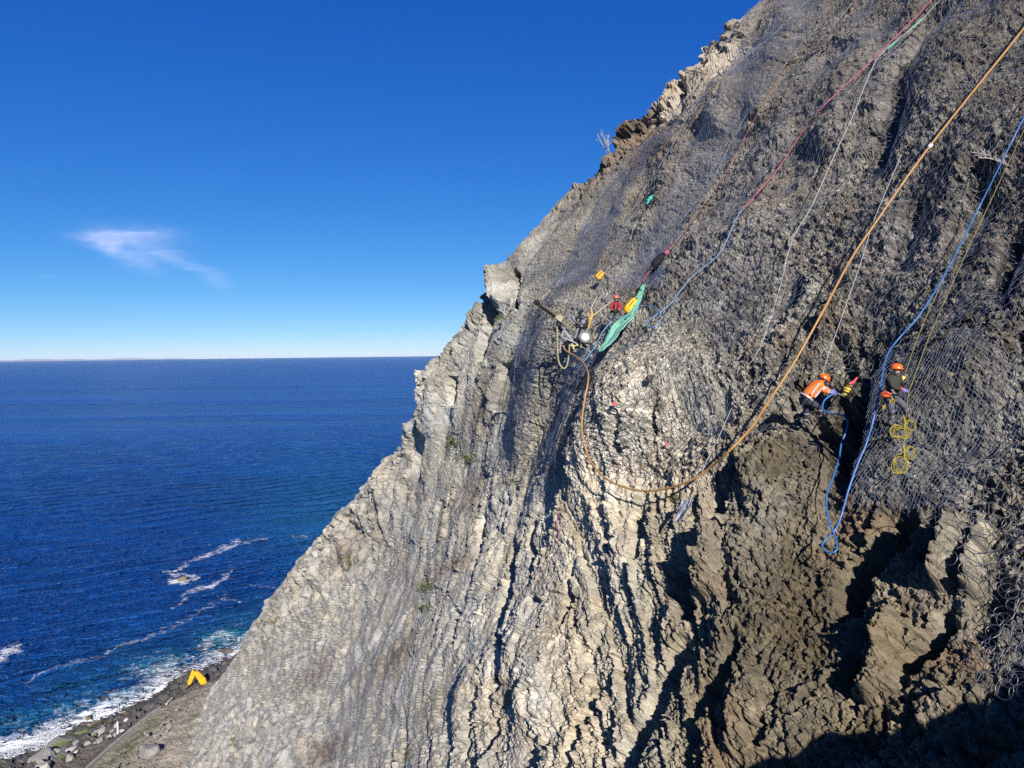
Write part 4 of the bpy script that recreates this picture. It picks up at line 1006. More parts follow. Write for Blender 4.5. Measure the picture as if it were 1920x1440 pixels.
def helmet(c, up, face, m, parent, r=.128):
    up = unit(up); fx = unit(face-np.dot(face, up)*up); sy = np.cross(up, fx); Mx_ = np.array([fx, sy, up]); mb = MB()
    mb.ball(c, (r*1.12, r*.98, r*.98), Mx_, 20, 10, cut=-.15)
    th = np.linspace(-1.1, 1.1, 12); rim = [np.asarray(c)-up*.012+(fx*math.cos(a)*r*1.22+sy*math.sin(a)*r*1.08) for a in th]
    mb.tube(rim, .014, 6)
    for s in (-.35, 0, .35): mb.tube([np.asarray(c)+(fx*math.cos(a)*r*1.12+up*math.sin(a)*r*.98)*1.01*math.cos(s)+sy*math.sin(s)*r for a in np.linspace(.3, 2.7, 10)], .012, 5)
    o = mb.build('helmet', m, parent)
    st = MB(); st.tube([np.asarray(c)+sy*r*.95, np.asarray(c)+sy*.085-up*.11+fx*.03, np.asarray(c)-up*.155+fx*.05, np.asarray(c)-sy*.085-up*.11+fx*.03, np.asarray(c)-sy*r*.95], .007, 5)
    st.build('chin_strap', BLK, o if False else parent)
    return o
def person(label, D, J, up, face, top, trou, hat, gl, gr, sc=1.0, bands=True, boots=None, bulk=1.0, belt=None):
    """J: joint -> (px, py, depth offset)"""
    P = {k: W(v[0], v[1], D+v[2]) for k, v in J.items()}
    root = empty('person', P['pelvis']); tag(root, label, 'person')
    s = sc; nd = {}; e = []
    def n_(k, r_, pos=None): nd[k] = (P[k] if pos is None else pos, np.array(r_)*s if not np.isscalar(r_) else r_*s)
    upv = unit(up); fx = unit(face-np.dot(face, upv)*upv)
    hc = P['head']
    n_('pelvis', (.14, .11)); n_('chest', (.155, .115)); n_('neck', .058)
    n_('jaw', (.070, .074), hc-upv*.055*s+fx*.015*s); n_('brow', (.083, .090), hc+upv*.02*s); n_('crown', (.07, .075), hc+upv*.085*s)
    n_('nose', .013, hc-upv*.03*s+fx*.105*s); n_('nosebase', .016, hc-upv*.025*s+fx*.082*s)
    e += [('pelvis', 'chest'), ('chest', 'neck'), ('neck', 'jaw'), ('jaw', 'brow'), ('brow', 'crown'), ('brow', 'nosebase'), ('nosebase', 'nose')]
    for q in 'LR':
        n_('sh'+q, .068); n_('el'+q, .047); n_('wr'+q, .033); n_('hip'+q, .095); n_('kn'+q, .062); n_('an'+q, .045)
        e += [('chest', 'sh'+q), ('sh'+q, 'el'+q), ('el'+q, 'wr'+q), ('pelvis', 'hip'+q), ('hip'+q, 'kn'+q), ('kn'+q, 'an'+q)]
        hd = unit(P['ha'+q]-P['wr'+q]); hand_chain(nd, e, 'wr'+q, P['wr'+q], hd, np.cross(hd, upv)+fx*.5, .65, s, 1 if q == 'L' else -1)
        n_('to'+q, (.035, .03)); e.append(('an'+q, 'to'+q))
    skin('body', nd, e, SKIN, root, 2, 'pelvis')
    # face: eyes, mouth, ears
    sy = np.cross(upv, fx)
    for q in (-1, 1):
        mb = MB(); mb.ball(hc+upv*.005*s+fx*.083*s+sy*q*.032*s, .012*s, None, 8, 6, -1); mb.build('eye', EYE, root)
        mb = MB(); mb.ball(hc-upv*.015*s+sy*q*.086*s-fx*.005*s, (.014*s, .014*s, .03*s), None, 8, 7, -1); mb.build('ear', SKIN, root)
    mb = MB(); mb.tube([hc-upv*.072*s+fx*.083*s-sy*.022*s, hc-upv*.074*s+fx*.09*s, hc-upv*.072*s+fx*.083*s+sy*.022*s], .006*s, 5); mb.build('mouth', mat('lips', (.25, .09, .07), .5), root)
    # jacket or shirt: torso and sleeves
    nd = {}; e = [('pelvis', 'chest'), ('chest', 'neck')]
    nd['pelvis'] = (P['pelvis']+(P['chest']-P['pelvis'])*(.05-.3*(bulk-1)), (.175*s*bulk, .15*s*bulk)); nd['mid'] = ((P['pelvis']+P['chest'])/2, (.165*s*bulk, .14*s*bulk)); nd['chest'] = (P['chest'], (.19*s*bulk, .15*s*bulk)); nd['neck'] = (P['neck']-(P['neck']-P['chest'])*.12, .075*s)
    e = [('pelvis', 'mid'), ('mid', 'chest'), ('chest', 'neck')]
    for q in 'LR':
        nd['sh'+q] = (P['sh'+q], .088*s*bulk); nd['el'+q] = (P['el'+q], .067*s*bulk); nd['wr'+q] = (P['el'+q]+(P['wr'+q]-P['el'+q])*.86, .05*s)
        e += [('chest', 'sh'+q), ('sh'+q, 'el'+q), ('el'+q, 'wr'+q)]
    jk = skin('jacket', nd, e, top, root, 2, 'chest')
    nd = {'pelvis': (P['pelvis'], (.155*s, .135*s))}; e = []
    for q in 'LR':
        nd['hip'+q] = (P['hip'+q], .115*s); nd['kn'+q] = (P['kn'+q], .083*s); nd['an'+q] = (P['kn'+q]+(P['an'+q]-P['kn'+q])*.93, .066*s)
        e += [('pelvis', 'hip'+q), ('hip'+q, 'kn'+q), ('kn'+q, 'an'+q)]
    skin('trousers', nd, e, trou, root, 2, 'pelvis')
    helmet(hc+upv*.038*s, upv*.95-fx*.1, fx, hat, root, .136*s)
    for q, g in (('L', gl), ('R', gr)):
        hd = unit(P['ha'+q]-P['wr'+q]); nd = {'wr'+q: (P['wr'+q]-hd*.03*s, .044*s)}; e = []
        hand_chain(nd, e, 'wr'+q, P['wr'+q], hd, np.cross(hd, upv)+fx*.5, .65, s, 1 if q == 'L' else -1, .0045)
        skin('glove', nd, e, g, root, 1, 'wr'+q)
        an, to = P['an'+q], P['to'+q]; f_ = unit(to-an)
        skin('boot', {'a': (an+(P['kn'+q]-an)*.16, .072*s), 'b': (an, .074*s), 'c': (an+(to-an)*.6, (.060*s, .052*s)), 'd': (to+f_*.03*s, (.05*s, .04*s))}, [('a', 'b'), ('b', 'c'), ('c', 'd')], boots or BOOT, root, 2)
        if bands:
            ring_band('leg_band', P['kn'+q], P['an'+q], .12, .092*s, .055*s, BAND, root); ring_band('leg_band', P['kn'+q], P['an'+q], .62, .084*s, .055*s, BAND, root)
    # harness: waist belt, leg loops, metalware
    ax = unit(P['chest']-P['pelvis']); mb = MB()
    c = P['pelvis']+ax*.04*s; a = unit(np.cross(ax, fx)); b = np.cross(a, ax)
    th = np.linspace(0, 2*math.pi, 25)[:-1]
    mb.tube([c+(a*math.cos(t)*.185+b*math.sin(t)*.16)*s for t in th], .024*s, 6, closed=True)
    for q in 'LR':
        h_ = P['hip'+q]+(P['kn'+q]-P['hip'+q])*.22; l_ = unit(P['kn'+q]-P['hip'+q]); aa = unit(np.cross(l_, fx+.01)); bb = np.cross(aa, l_)
        mb.tube([h_+(aa*math.cos(t)+bb*math.sin(t))*.122*s for t in th], .016*s, 6, closed=True)
    mb.build('harness', belt or BELT, root)
    return root, P

# ---- worker in orange, bent forward, drilling
D1 = dep(1515, 770)-.75
w1_, P1 = person('rope worker in orange high visibility jacket and helmet bending forward with an air tool', D1, dict(
  head=(1544, 712, -.05), neck=(1539, 715.5, 0), chest=(1529, 724, 0), pelvis=(1511, 747, 0), shL=(1538, 722, -.17), elL=(1545, 733, -.22), wrL=(1557, 736, -.15), haL=(1564, 737.5, -.15),
  shR=(1532, 717, .2), elR=(1545, 729, .2), wrR=(1558, 733, .1), haR=(1565, 735, .1), hipL=(1515, 752, -.1), hipR=(1509, 752, .12), knL=(1537, 764, -.05), anL=(1540, 784, .15), toL=(1552, 786, .1),
  knR=(1512, 771, .15), anR=(1509, 793, .35), toR=(1516, 798, .28)), .45*xr*1.3+np.array([0, 0, .75]), xr*.8+np.array([0, .15, -.45]), HIVIS, TROU2, HOR, GLB, GLB, 1.04, bulk=1.40, belt=BLK)
ax_ = unit(P1['chest']-P1['pelvis'])
for nm, t_, rr_ in (('jacket_band', .06, .245),):
    ring_band(nm, P1['pelvis'], P1['chest'], t_, rr_, .05, BAND, w1_)
for q in 'LR': ring_band('sleeve_band', P1['el'+q], P1['sh'+q], .3, .112, .04, BAND, w1_); ring_band('sleeve_band', P1['el'+q], P1['wr'+q], .45, .084, .04, BAND, w1_)
mb = MB(); n0 = unit(-fwd*.8+np.array([-.2, 0, .6])); sdv = unit(np.cross(ax_, -fwd))
for k_ in (-1, 1):
    a = P1['pelvis']+ax_*.12-fwd*.27+sdv*(.02+.07*k_); b = P1['chest']+ax_*.06-fwd*.26+sdv*(.02+.075*k_); mb.bar(a, b, .045, .02, -fwd)
mb.build('shoulder_stripes', BAND, w1_)

# ---- worker in black holding the yellow rope
D2 = dep(1690, 775)-.55
w2_, P2 = person('rope worker in black shirt and grey trousers holding the yellow rope', D2, dict(
  head=(1680.5, 694, -.1), neck=(1678, 704.5, 0), chest=(1674, 714, 0), pelvis=(1672, 742, 0), shL=(1667, 709, -.1), elL=(1675, 727, -.25), wrL=(1692, 730, -.2), haL=(1703, 734, -.18),
  shR=(1686, 710, .1), elR=(1693, 722, .22), wrR=(1692, 711, .1), haR=(1695, 707.5, .08), hipL=(1668, 747, -.06), hipR=(1679, 747, .06), knL=(1671, 765, -.25), anL=(1671, 787, .0), toL=(1669, 795, -.12),
  knR=(1696, 762, -.1), anR=(1703, 784, .2), toR=(1714, 789, .12)), np.array([.1, 0, 1.0]), -fwd*.8+xr*.45+np.array([0, 0, -.1]), BLACKT, TROU, HOR, GLB, GLY, .98, belt=BLK)
ring_band('cuff', P2['elL'], P2['wrL'], .80, .058, .06, BELT, w2_)
mb = MB(); mb.ball(W(1661, 742, D2-.1), (.13, .10, .06), None, 12, 8, -1); mb.tube([W(1653, 738, D2-.1), W(1661, 735, D2-.16), W(1671, 740, D2-.2)], .03, 6); mb.build('tool_pouch', BELT, w2_)
BRASS = mat('brass', (.42, .28, .06), .4, .5)
for (x, y) in ((1672, 748), (1676, 752), (1668, 752), (1658, 762), (1655, 764)):
    mb = MB(); mb.tube([W(x, y-3, D2-.24), W(x+1.5, y, D2-.26), W(x, y+4, D2-.24)], .018, 6); mb.build('karabiner', BRASS, w2_)
mb = MB(); mb.bar(W(1672, 729, D2-.2), W(1677, 737, D2-.22), .05, .05); mb.build('descender', STEEL, w2_)

# ---- worker in red beside the rig
D3 = dep(1150, 590)-.95
w3_, P3 = person('rope worker in dark red jacket and red helmet sitting back beside the green tarp', D3, dict(
  head=(1155, 560, -.1), neck=(1154.5, 565.5, 0), chest=(1154, 571, 0), pelvis=(1152.5, 585, 0), shL=(1148, 569, -.1), elL=(1145, 577, -.22), wrL=(1150, 582, -.35), haL=(1153, 583, -.38),
  shR=(1162, 569, 0), elR=(1165, 577, -.12), wrR=(1160, 582, -.32), haR=(1156, 583.5, -.36), hipL=(1149, 588, -.05), hipR=(1157, 588, .03), knL=(1146, 592, -.45), anL=(1139, 604, -.25), toL=(1133, 609, -.3),
  knR=(1157.5, 592, -.42), anR=(1152, 602, -.22), toR=(1148, 607, -.3)), np.array([0, -.1, 1.0]), -fwd, REDJ, TROU, HRED, BLK, BLK, 1.0, belt=BLK)
mb = MB()
for k_ in (-1, 1): mb.tube([P3['neck']-fwd*.12+xr*.06*k_, P3['chest']-fwd*.17+xr*.08*k_, P3['pelvis']-fwd*.17+xr*.05*k_], .028, 6)
mb.build('chest_harness', BLK, w3_)

# ---- ropes and hoses
def rope(name, label, cat, path, r, m, off=.25, n=8, seg=7, depth=None, group=None):
    pts = []
    for q in path:
        x, y = q[0], q[1]; o_ = q[2] if len(q) > 2 else off
        pts.append(W(x, y, dep(x, y)-o_))
    p = spline(np.array(pts), n)
    for _ in range(4):                                   # never let a rope run inside the rock
        X, Y, d_ = PX(p); lim = zs(ZR, X, Y)-.06-r
        cut = np.clip(d_-lim, 0, None); cut = np.maximum(cut, np.convolve(np.pad(cut, 3, mode='edge'), np.ones(7)/7, 'valid'))
        p = p-(p-CAM)/d_[:, None]*cut[:, None]
    mb = MB(); mb.tube(p, r, seg)
    o = mb.build(name, m); return tag(o, label, cat, group)
M_or = mat('hose_orange', (.27, .14, .042), .5, var=.15, scale=3, spec=.4); M_blue = mat('hose_blue', (.026, .095, .26), .4, var=.12, scale=3); M_blue2 = mat('hose_blue_faded', (.085, .15, .25), .5, var=.12, scale=3)
M_red = mat('rope_red', (.25, .055, .08), .8, var=.2); M_white = mat('rope_white', (.2, .2, .2), .8, var=.2); M_green = mat('rope_green', (.04, .25, .17), .8, var=.2); M_yel = mat('rope_yellow', (.15, .125, .035), .8, var=.2); M_grey = mat('rope_grey', (.23, .23, .22), .8, var=.2)
M_tan = mat('hose_tan', (.26, .15, .075), .55, var=.15, scale=3)
rope('air_hose', 'long thick orange air hose curving from the top right corner to the drill rig', 'hose',
  [(2010,-60,.6),(1921,52,.5),(1745,272,.45),(1640,420,.4),(1595,487,.4),(1545,580,.45),(1490,678,.5),(1440,755,.5),(1410,800,.5),(1370,843,.5),(1330,878,.5),(1290,903,.45),(1240,918,.4),(1200,920,.4),(1160,910,.4),(1130,892,.4),(1106,862,.35),(1094,825,.35),(1091,790,.4),
   (1096,750,.5),(1102,720,.5),(1103,702,.5),(1097,685,.5),(1082,670,.6),(1068,662,.7),(1059,655,.8),(1058,648,.8),(1064,644,.8)], .037, M_or, n=10, seg=9)
mb = MB(); a, b = W(1742, 276, dep(1742, 276)-.45), W(1747, 270, dep(1747, 270)-.45); mb.tube([a, b], .075, 10)
tag(mb.build('hose_coupling', mat('white_tape', (.5, .5, .48), .5)), 'white coupling clamped round the orange hose at the upper right', 'coupling')
rope('air_hose', 'bright blue air hose dropping past the worker in black, looping back to the orange worker', 'hose',
  [(1990,90,.3),(1921,218,.3),(1880,300,.3),(1830,400,.3),(1795,470,.3),(1760,535,.35),(1720,596,.4),(1685,635,.4),(1664,665,.5),(1655,700,.7),(1648,740,.8),(1638,785,.8),(1625,830,.7),(1609,868,.6),(1592,915,.5),(1578,965,.45),(1565,995,.45),(1548,1012,.4),(1541,1024,.4),(1548,1034,.4),(1561,1036,.42),(1569,1029,.44),(1567,1010,.46),(1557,985,.5),(1550,955,.5),(1551,925,.5),(1563,893,.5),(1573,860,.55),(1578,830,.6),(1588,805,.7),(1589,790,.8),(1580,779,.9),(1562,775,1.0),(1548,771,1.0),(1542,765,1.0),(1545,752,1.0),(1555,743,.95),(1565,738,.85)], .024, M_blue, n=8, seg=8)
rope('air_hose', 'faded blue hose running down the middle of the face and looping below the green tarp', 'hose',
  [(1392,392,.2),(1378,415,.2),(1362,452,.2),(1345,480,.2),(1300,517,.2),(1276,545,.25),(1262,565,.25),(1245,580,.3),(1228,592,.3),(1217,601,.3),(1214,610,.3),(1220,614,.3),(1232,611,.33),(1239,600,.36),(1237,587,.4),(1228,576,.4),(1216,573,.4),(1200,577,.35),(1188,585,.3),(1165,594,.35),(1150,602,.55),(1138,612,.6),(1128,625,.5),(1118,645,.45),(1105,665,.5),(1090,682,.6),(1063,695,.5)], .029, M_blue2, n=8, seg=7)
rope('rope', 'red rope stretched from the top edge down the middle of the netted face', 'rope', [(1790,-60),(1745,2),(1640,108),(1545,198),(1510,240),(1470,300),(1440,340),(1392,392)], .022, M_red, .25)
rope('rope', 'white rope hanging beside the red rope, bending away in the middle', 'rope', [(1800,-40),(1760,2),(1720,45),(1655,98),(1630,140),(1600,215),(1565,290),(1520,390),(1490,440),(1470,500)], .021, M_white, .25)
rope('rope', 'short green rope tied in between the red and the white rope', 'rope', [(1728,35),(1708,54),(1690,70),(1664,93)], .028, M_green, .3)
rope('rope', 'thin grey safety line going up from the helmet of the orange worker', 'rope', [(1690,290,.2),(1640,410,.25),(1618,480,.3),(1580,590,.5),(1555,660,.8),(1541,706,.9)], .012, M_grey)
rope('rope', 'thin pale cord slanting across the face left of the orange hose', 'rope', [(1480,440,.15),(1470,510,.15),(1430,640,.15),(1400,690,.15)], .012, M_grey)
rope('rope', 'pale cord running down over the bulge to the low bend of the hose', 'rope', [(1372,765,.15),(1345,825,.15),(1325,865,.2),(1290,950,.15)], .012, M_grey)
rope('rope', 'yellow rope held by the worker in black and hanging straight to the coils', 'rope', [(1950,180,.2),(1870,350,.2),(1800,500,.2),(1745,625,.3),(1715,705,.5),(1704,735,.72),(1700,770,.6),(1697,800,.4),(1695,852,.3)], .010, M_yel)
rope('rope', 'second yellow rope above the worker in black ending at his raised hand', 'rope', [(1808,430,.2),(1770,520,.2),(1730,610,.3),(1708,668,.45),(1696,706,.5)], .010, M_yel)
rope('rope', 'faded red rope lying on the net near the left skyline', 'rope', [(1610,-10),(1585,35),(1500,85),(1440,180),(1400,250),(1370,310),(1300,410),(1255,470)], .012, mat('rope_red_faded', (.22, .085, .06), .9), .1)
rope('rope', 'dark red rope from the black kit bag down to the green tarp', 'rope', [(1262,455),(1245,474),(1222,500),(1205,530)], .024, mat('rope_darkred', (.24, .03, .05), .8), .15)
rope('rope', 'dark rope hanging below the green tarp into the gully', 'rope', [(1123,630,.3),(1117,668,.4),(1104,700,.4),(1096,780,.3),(1088,850,.3)], .018, mat('rope_dark', (.03, .03, .04), .8))
rope('rope', 'tangle of red cord on the pale rock below the hose bend', 'rope', [(1048,960),(1043,985),(1049,1000),(1044,1020)], .016, M_red, .1)

# yellow rope coils
def coil(label, px, py, seed):
    r_ = random.Random(seed); c = W(px, py, dep(px, py)-.32); pts = []
    for k in range(150):
        t = k/150; a = t*2*math.pi*7.3; lobe = 0 if t < .72 else 1
        R0 = (.165+.05*math.sin(t*40+seed)+.035*math.sin(a*2.0+seed)+.03*math.sin(t*97))*(1 if not lobe else .62)
        o = xr*(math.cos(a)*R0*1.0+(.0 if not lobe else .27)-.08)+np.array([0, 0, 1.0])*(math.sin(a)*R0*1.15+(0 if not lobe else .22))-fwd*(.05*math.sin(a*.5+seed)+.03*r_.random())
        pts.append(c+o)
    mb = MB(); mb.tube(spline(np.array(pts), 2), .010, 5)
    mb.tube(spline(np.array([c+np.array([0, 0, .45]), c+np.array([.02, -.05, .3]), c+np.array([-.03, -.12, .1])]), 6), .02, 6)
    return tag(mb.build('rope_coil', mat('coil_yellow', (.22, .165, .012), .75, var=.25)), label, 'rope coil', 'coils on the yellow rope')
coil('upper yellow rope coil hanging just under the boots of the worker in black', 1693, 812, 2)
coil('lower yellow rope coil hanging over the wire mat', 1692, 868, 5)

# ---- rock drill beside the orange worker
Dd = dep(1590, 735)-.35
rd = empty('rock_drill', W(1583, 735, Dd)); tag(rd, 'yellow striped rock drill with red handle standing against the rock beside the orange worker', 'rock drill')
mb = MB(); mb.tube([W(1583, 741, Dd), W(1588, 730, Dd), W(1591, 723, Dd)], [.075, .12, .11], 10); mb.build('drill_body', mat('drill_yellow', (.34, .27, .025), .5, var=.3), rd)
mb = MB(); mb.tube([W(1591, 723, Dd), W(1590, 716, Dd), W(1589, 710, Dd)], [.11, .10, .06], 10); mb.build('drill_head', BLK, rd)
mb = MB(); mb.tube([W(1592, 720, Dd-.1), W(1598, 718, Dd-.12), W(1603, 713, Dd-.12), W(1607, 708, Dd-.1)], [.05, .045, .035, .03], 8); mb.build('handle', mat('handle_red', (.42, .03, .03), .5), rd)
mb = MB(); mb.tube([W(1567, 737.5, Dd-.1), W(1574, 739, Dd-.06), W(1583, 743, Dd)], .03, 8); mb.build('drill_steel', STEEL, rd)
mb = MB()
for t_ in (.2, .5, .8):
    c_ = W(1583+8*t_, 741-18*t_, Dd); mb.tube([c_, c_+unit(W(1591, 723, Dd)-W(1583, 741, Dd))*.04], .125-.02*(1-t_), 10)
mb.build('stripes', BLK, rd)

# ---- bags, tarp, kit
def sack(name, label, a, b, w_, m, dp, n=9, parts=True, cat='bag'):
    a3, b3 = W(a[0], a[1], dp), W(b[0], b[1], dp); L_ = np.linalg.norm(b3-a3); ax = unit(b3-a3); sd = unit(np.cross(ax, fwd)); rt = empty(name, a3); tag(rt, label, cat)
    pts = [a3+ax*L_*t for t in np.linspace(0, 1, n)]; rr = [w_*(.35+.75*math.sin(math.pi*min(1, .18+.75*t)))*(1+.12*math.sin(9*t)) for t in np.linspace(0, 1, n)]
    mb = MB(); mb.tube(pts, rr, 12); o = mb.build('sack', m, rt)
    v = np.array([q.co for q in o.data.vertices]); v += fbm(v*6+3, 3)[:, None]*.05; o.data.vertices.foreach_set('co', v.astype(f32).ravel())
    mb = MB(); mb.tube(spline(np.array([a3+ax*L_*.1-fwd*w_*.8, a3+ax*L_*.5-fwd*(w_*1.25)+sd*w_*.3, b3-fwd*w_*.5]), 5), .022, 5); mb.build('strap', BLK, rt)
    mb = MB(); mb.tube([b3-ax*.02, b3+ax*.06], [w_*.45, w_*.3], 10); mb.build('drawcord_neck', BLK if name != 'yellow' else m, rt)
    return rt
sack('haul_bag', 'bright yellow haul bag lying on the green tarp next to the red worker', (1174, 585), (1192, 561), .20, YEL, dep(1183, 573)-.5)
sack('haul_bag', 'small yellow and orange bag hanging alone on the net high above the rig', (1119, 523), (1131, 509), .17, mat('bag_orange', (.52, .27, .02), .6, var=.3), dep(1125, 516)-.3)
kb = sack('kit_bag', 'black kit bag with red tags hanging on the net up right of the rig', (1224, 500), (1244, 477), .19, BLK, dep(1235, 487)-.3)
mb = MB(); c_ = W(1250, 474, dep(1250, 474)-.3); mb.ball(c_, (.14, .1, .12), None, 8, 6, -1); mb.build('tag', M_red, kb)

def cloth(name, label, left, right, m, off, fold=.16, nv=46, nu=26, cat='tarp'):
    l = spline(np.array(left, float), 12); r_ = spline(np.array(right, float), 12)
    t = np.linspace(0, 1, nv); l = np.stack([np.interp(t, np.linspace(0, 1, len(l)), l[:, k]) for k in (0, 1)], 1); r_ = np.stack([np.interp(t, np.linspace(0, 1, len(r_)), r_[:, k]) for k in (0, 1)], 1)
    l = l+rng.normal(0, .8, l.shape)*np.array([1, .4]); r_ = r_+rng.normal(0, .8, r_.shape)*np.array([1, .4]); g = l[:, None]*(1-np.linspace(0, 1, nu))[None, :, None]+r_[:, None]*np.linspace(0, 1, nu)[None, :, None]
    dd = zs(ZS, g[..., 0], g[..., 1])-off+fold*(np.sin(np.linspace(0, 9, nu)[None]+4*t[:, None])*(.4+t[:, None])+.5*np.sin(np.linspace(0, 24, nu)[None]-7*t[:, None]))+.06*perlin(np.stack([g[..., 0]*.12, g[..., 1]*.12, 0*g[..., 0]], -1))
    P = W(g[..., 0], g[..., 1], dd); Q_ = P+fwd*.012
    f1 = grid_faces(nv, nu); f2 = grid_faces(nv, nu)[:, ::-1]+nv*nu
    return tag(link(name, np_mesh(name, np.concatenate([P.reshape(-1, 3), Q_.reshape(-1, 3)]), [np.concatenate([f1, f2])], True), m), label, cat)
TARP = mat('tarp_green', (.14, .33, .25), .7, var=.2, scale=5, bump=.03, bscale=9)
cloth('tarp', 'long pale green tarp hanging in folds down the face beside the red worker', [(1205,533),(1198,545),(1190,562),(1180,585),(1160,598),(1144,612),(1138,628),(1122,658)], [(1211,534),(1206,552),(1198,575),(1190,592),(1181,602),(1165,620),(1150,640),(1127,660)], TARP, .42)
cloth('rag', 'small bright green rag caught on the net high on the left', [(1216,368),(1213,375),(1212,382)], [(1226,365),(1222,373),(1215,381)], mat('rag_green', (.05, .38, .26), .7), .2, .05, 14, 8, 'rag')
cloth('loose_netting', 'pale scrap of bundled netting hanging on the rock right of the hose bend', [(1280,938),(1272,955),(1262,982)], [(1300,934),(1290,955),(1276,978)], mat('pale_scrap', (.26, .255, .25), .8, var=.4, scale=14), .15, .06, 14, 8, 'netting')

# pink paint mark and anchor plates on the bulge
def blot(label, px, py, r_, m, name='paint_mark', cat='paint mark'):
    mb = MB(); c_ = surf(np.array(px), np.array(py), .03); n_ = samp(NC, np.array(px), np.array(py)); a = unit(np.cross(n_, [0, 0, 1])); b = np.cross(n_, a)
    ring = [c_+(a*math.cos(t)*r_*(1+.4*math.sin(3*t+px))+b*math.sin(t)*r_*(1+.3*math.cos(4*t))) for t in np.linspace(0, 6.283, 15)[:-1]]
    mb.prism(ring, -n_*.06, n_*.01); return tag(mb.build(name, m), label, cat)
PINK = mat('pink_paint', (.52, .10, .13), .8)
blot('bright pink spray paint mark in the middle of the pale bulge', 1197, 778, .07, PINK); blot('faint pink spray paint mark at the lower right of the pale bulge', 1258, 840, .05, PINK)
def anchor(label, px, py):
    c_ = surf(np.array(px), np.array(py), .12); n_ = samp(NC, np.array(px), np.array(py)); rt = empty('rock_anchor', c_); tag(rt, label, 'anchor')
    a = unit(np.cross(n_, [0, 0, 1])); b = np.cross(n_, a); mb = MB(); mb.prism([c_+(sx*a+sy*b)*.15 for sx, sy in ((-1, -1), (1, -1), (1, 1), (-1, 1))], -n_*.02, n_*.02); mb.build('plate', mat('rust_plate', (.05, .045, .042), .6, .3), rt)
    mb = MB(); mb.tube([c_-n_*.4, c_+n_*.22], .025, 8); mb.tube([c_+n_*.03, c_+n_*.09], .06, 6); mb.build('bolt', STEEL, rt)
anchor('dark square anchor plate with a bolt on the right of the pale bulge', 1237, 746)
anchor('small anchor plate holding the top edge of the wire mat', 1795, 667)

# ---- dead shrub on the skyline, bare branches
BARK = mat('bleached_bark', (.24, .22, .21), .9, var=.3)
def twigs(label, base_px, ends, dp, r0, name='dead_shrub', cat='shrub'):
    b0 = W(base_px[0], base_px[1], dp); rt = empty(name, b0); tag(rt, label, cat); r_ = random.Random(int(base_px[0]))
    for ex, ey in ends:
        e_ = W(ex, ey, dp+r_.uniform(-.8, .8)); mid = (b0+e_)/2+np.array([r_.uniform(-.2, .2), 0, r_.uniform(-.1, .2)])
        p = spline(np.array([b0, mid, e_]), 6); mb = MB(); mb.tube(p, np.linspace(r0, r0*.45, len(p)), 6)
        for k in range(7):
            i = r_.randint(len(p)//2, len(p)-2); d = np.array([r_.uniform(-1, 1), r_.uniform(-1, 1), r_.uniform(.2, 1.2)])*np.linalg.norm(e_-b0)*.22
            mb.tube([p[i], p[i]+d*.5+np.array([0, 0, .05]), p[i]+d], [r0*.45, r0*.35, r0*.22], 5)
        mb.build('branch', BARK, rt)
    return rt
twigs('bare bleached dead shrub standing against the sky on the skyline', (1144, 294), [(1128, 250), (1120, 252), (1141, 252), (1136, 262)], 57.0, .055)
twigs('dead forked branch on the ledge under the notch in the skyline', (944, 596), [(932, 580), (947, 574)], dep(944, 590)-.5, .06, 'dead_branch', 'branch')
twigs('bare grey branch lying across the net at the upper right beside the blue hose', (1895, 312), [(1815, 285), (1835, 296)], dep(1850, 295)-.25, .03, 'dead_branch', 'branch')

# grass tufts on ledges
mb_v = []; mb_t = []; nv_ = 0
for (x0, y0, rx, ry, n_) in ((655,1052,12,9,160),(800,1100,22,8,220),(845,830,10,14,160),(497,1208,8,9,90),(925,598,22,7,260),(900,1000,14,6,80),(790,1140,14,9,120),(760,1415,14,9,120),(520,1165,16,6,120),(440,1390,5,12,90),(1265,935,8,6,60),(870,860,14,8,120),(955,905,18,8,90),(935,1275,8,8,80)):
    x = x0+rng.normal(0, rx*.6, n_); y = y0+rng.normal(0, ry*.6, n_); b_ = samp(CLC, x, y); n3 = samp(NC, x, y)
    h_ = rng.uniform(.12, .34, n_)*np.clip(samp(GD, x, y)/45, .7, 1.6); d = n3*.7+np.array([0, 0, .8])+rng.normal(0, .5, (n_, 3)); d /= np.linalg.norm(d, axis=1)[:, None]; s_ = np.cross(d, rng.normal(size=(n_, 3))); s_ /= np.linalg.norm(s_, axis=1)[:, None]
    v = np.stack([b_-s_*h_[:, None]*.09, b_+s_*h_[:, None]*.09, b_+d*h_[:, None]*.6+s_*h_[:, None]*.05, b_+d*h_[:, None]+np.array([0, 0, -.15])*h_[:, None]], 1).reshape(-1, 3); k = np.arange(n_)[:, None]*4+nv_
    mb_v.append(v); mb_t.append(np.concatenate([k+np.array([[0, 1, 2]]), k+np.array([[0, 2, 3]])])); nv_ += len(v)
tag(link('grass', np_mesh('grass', np.concatenate(mb_v), [np.concatenate(mb_t)], False), mat('grass_blades', (.075, .08, .022), .8, var=.5, scale=1.5)), 'sparse green grass tufts on ledges of the rock face', 'grass', kind='stuff')

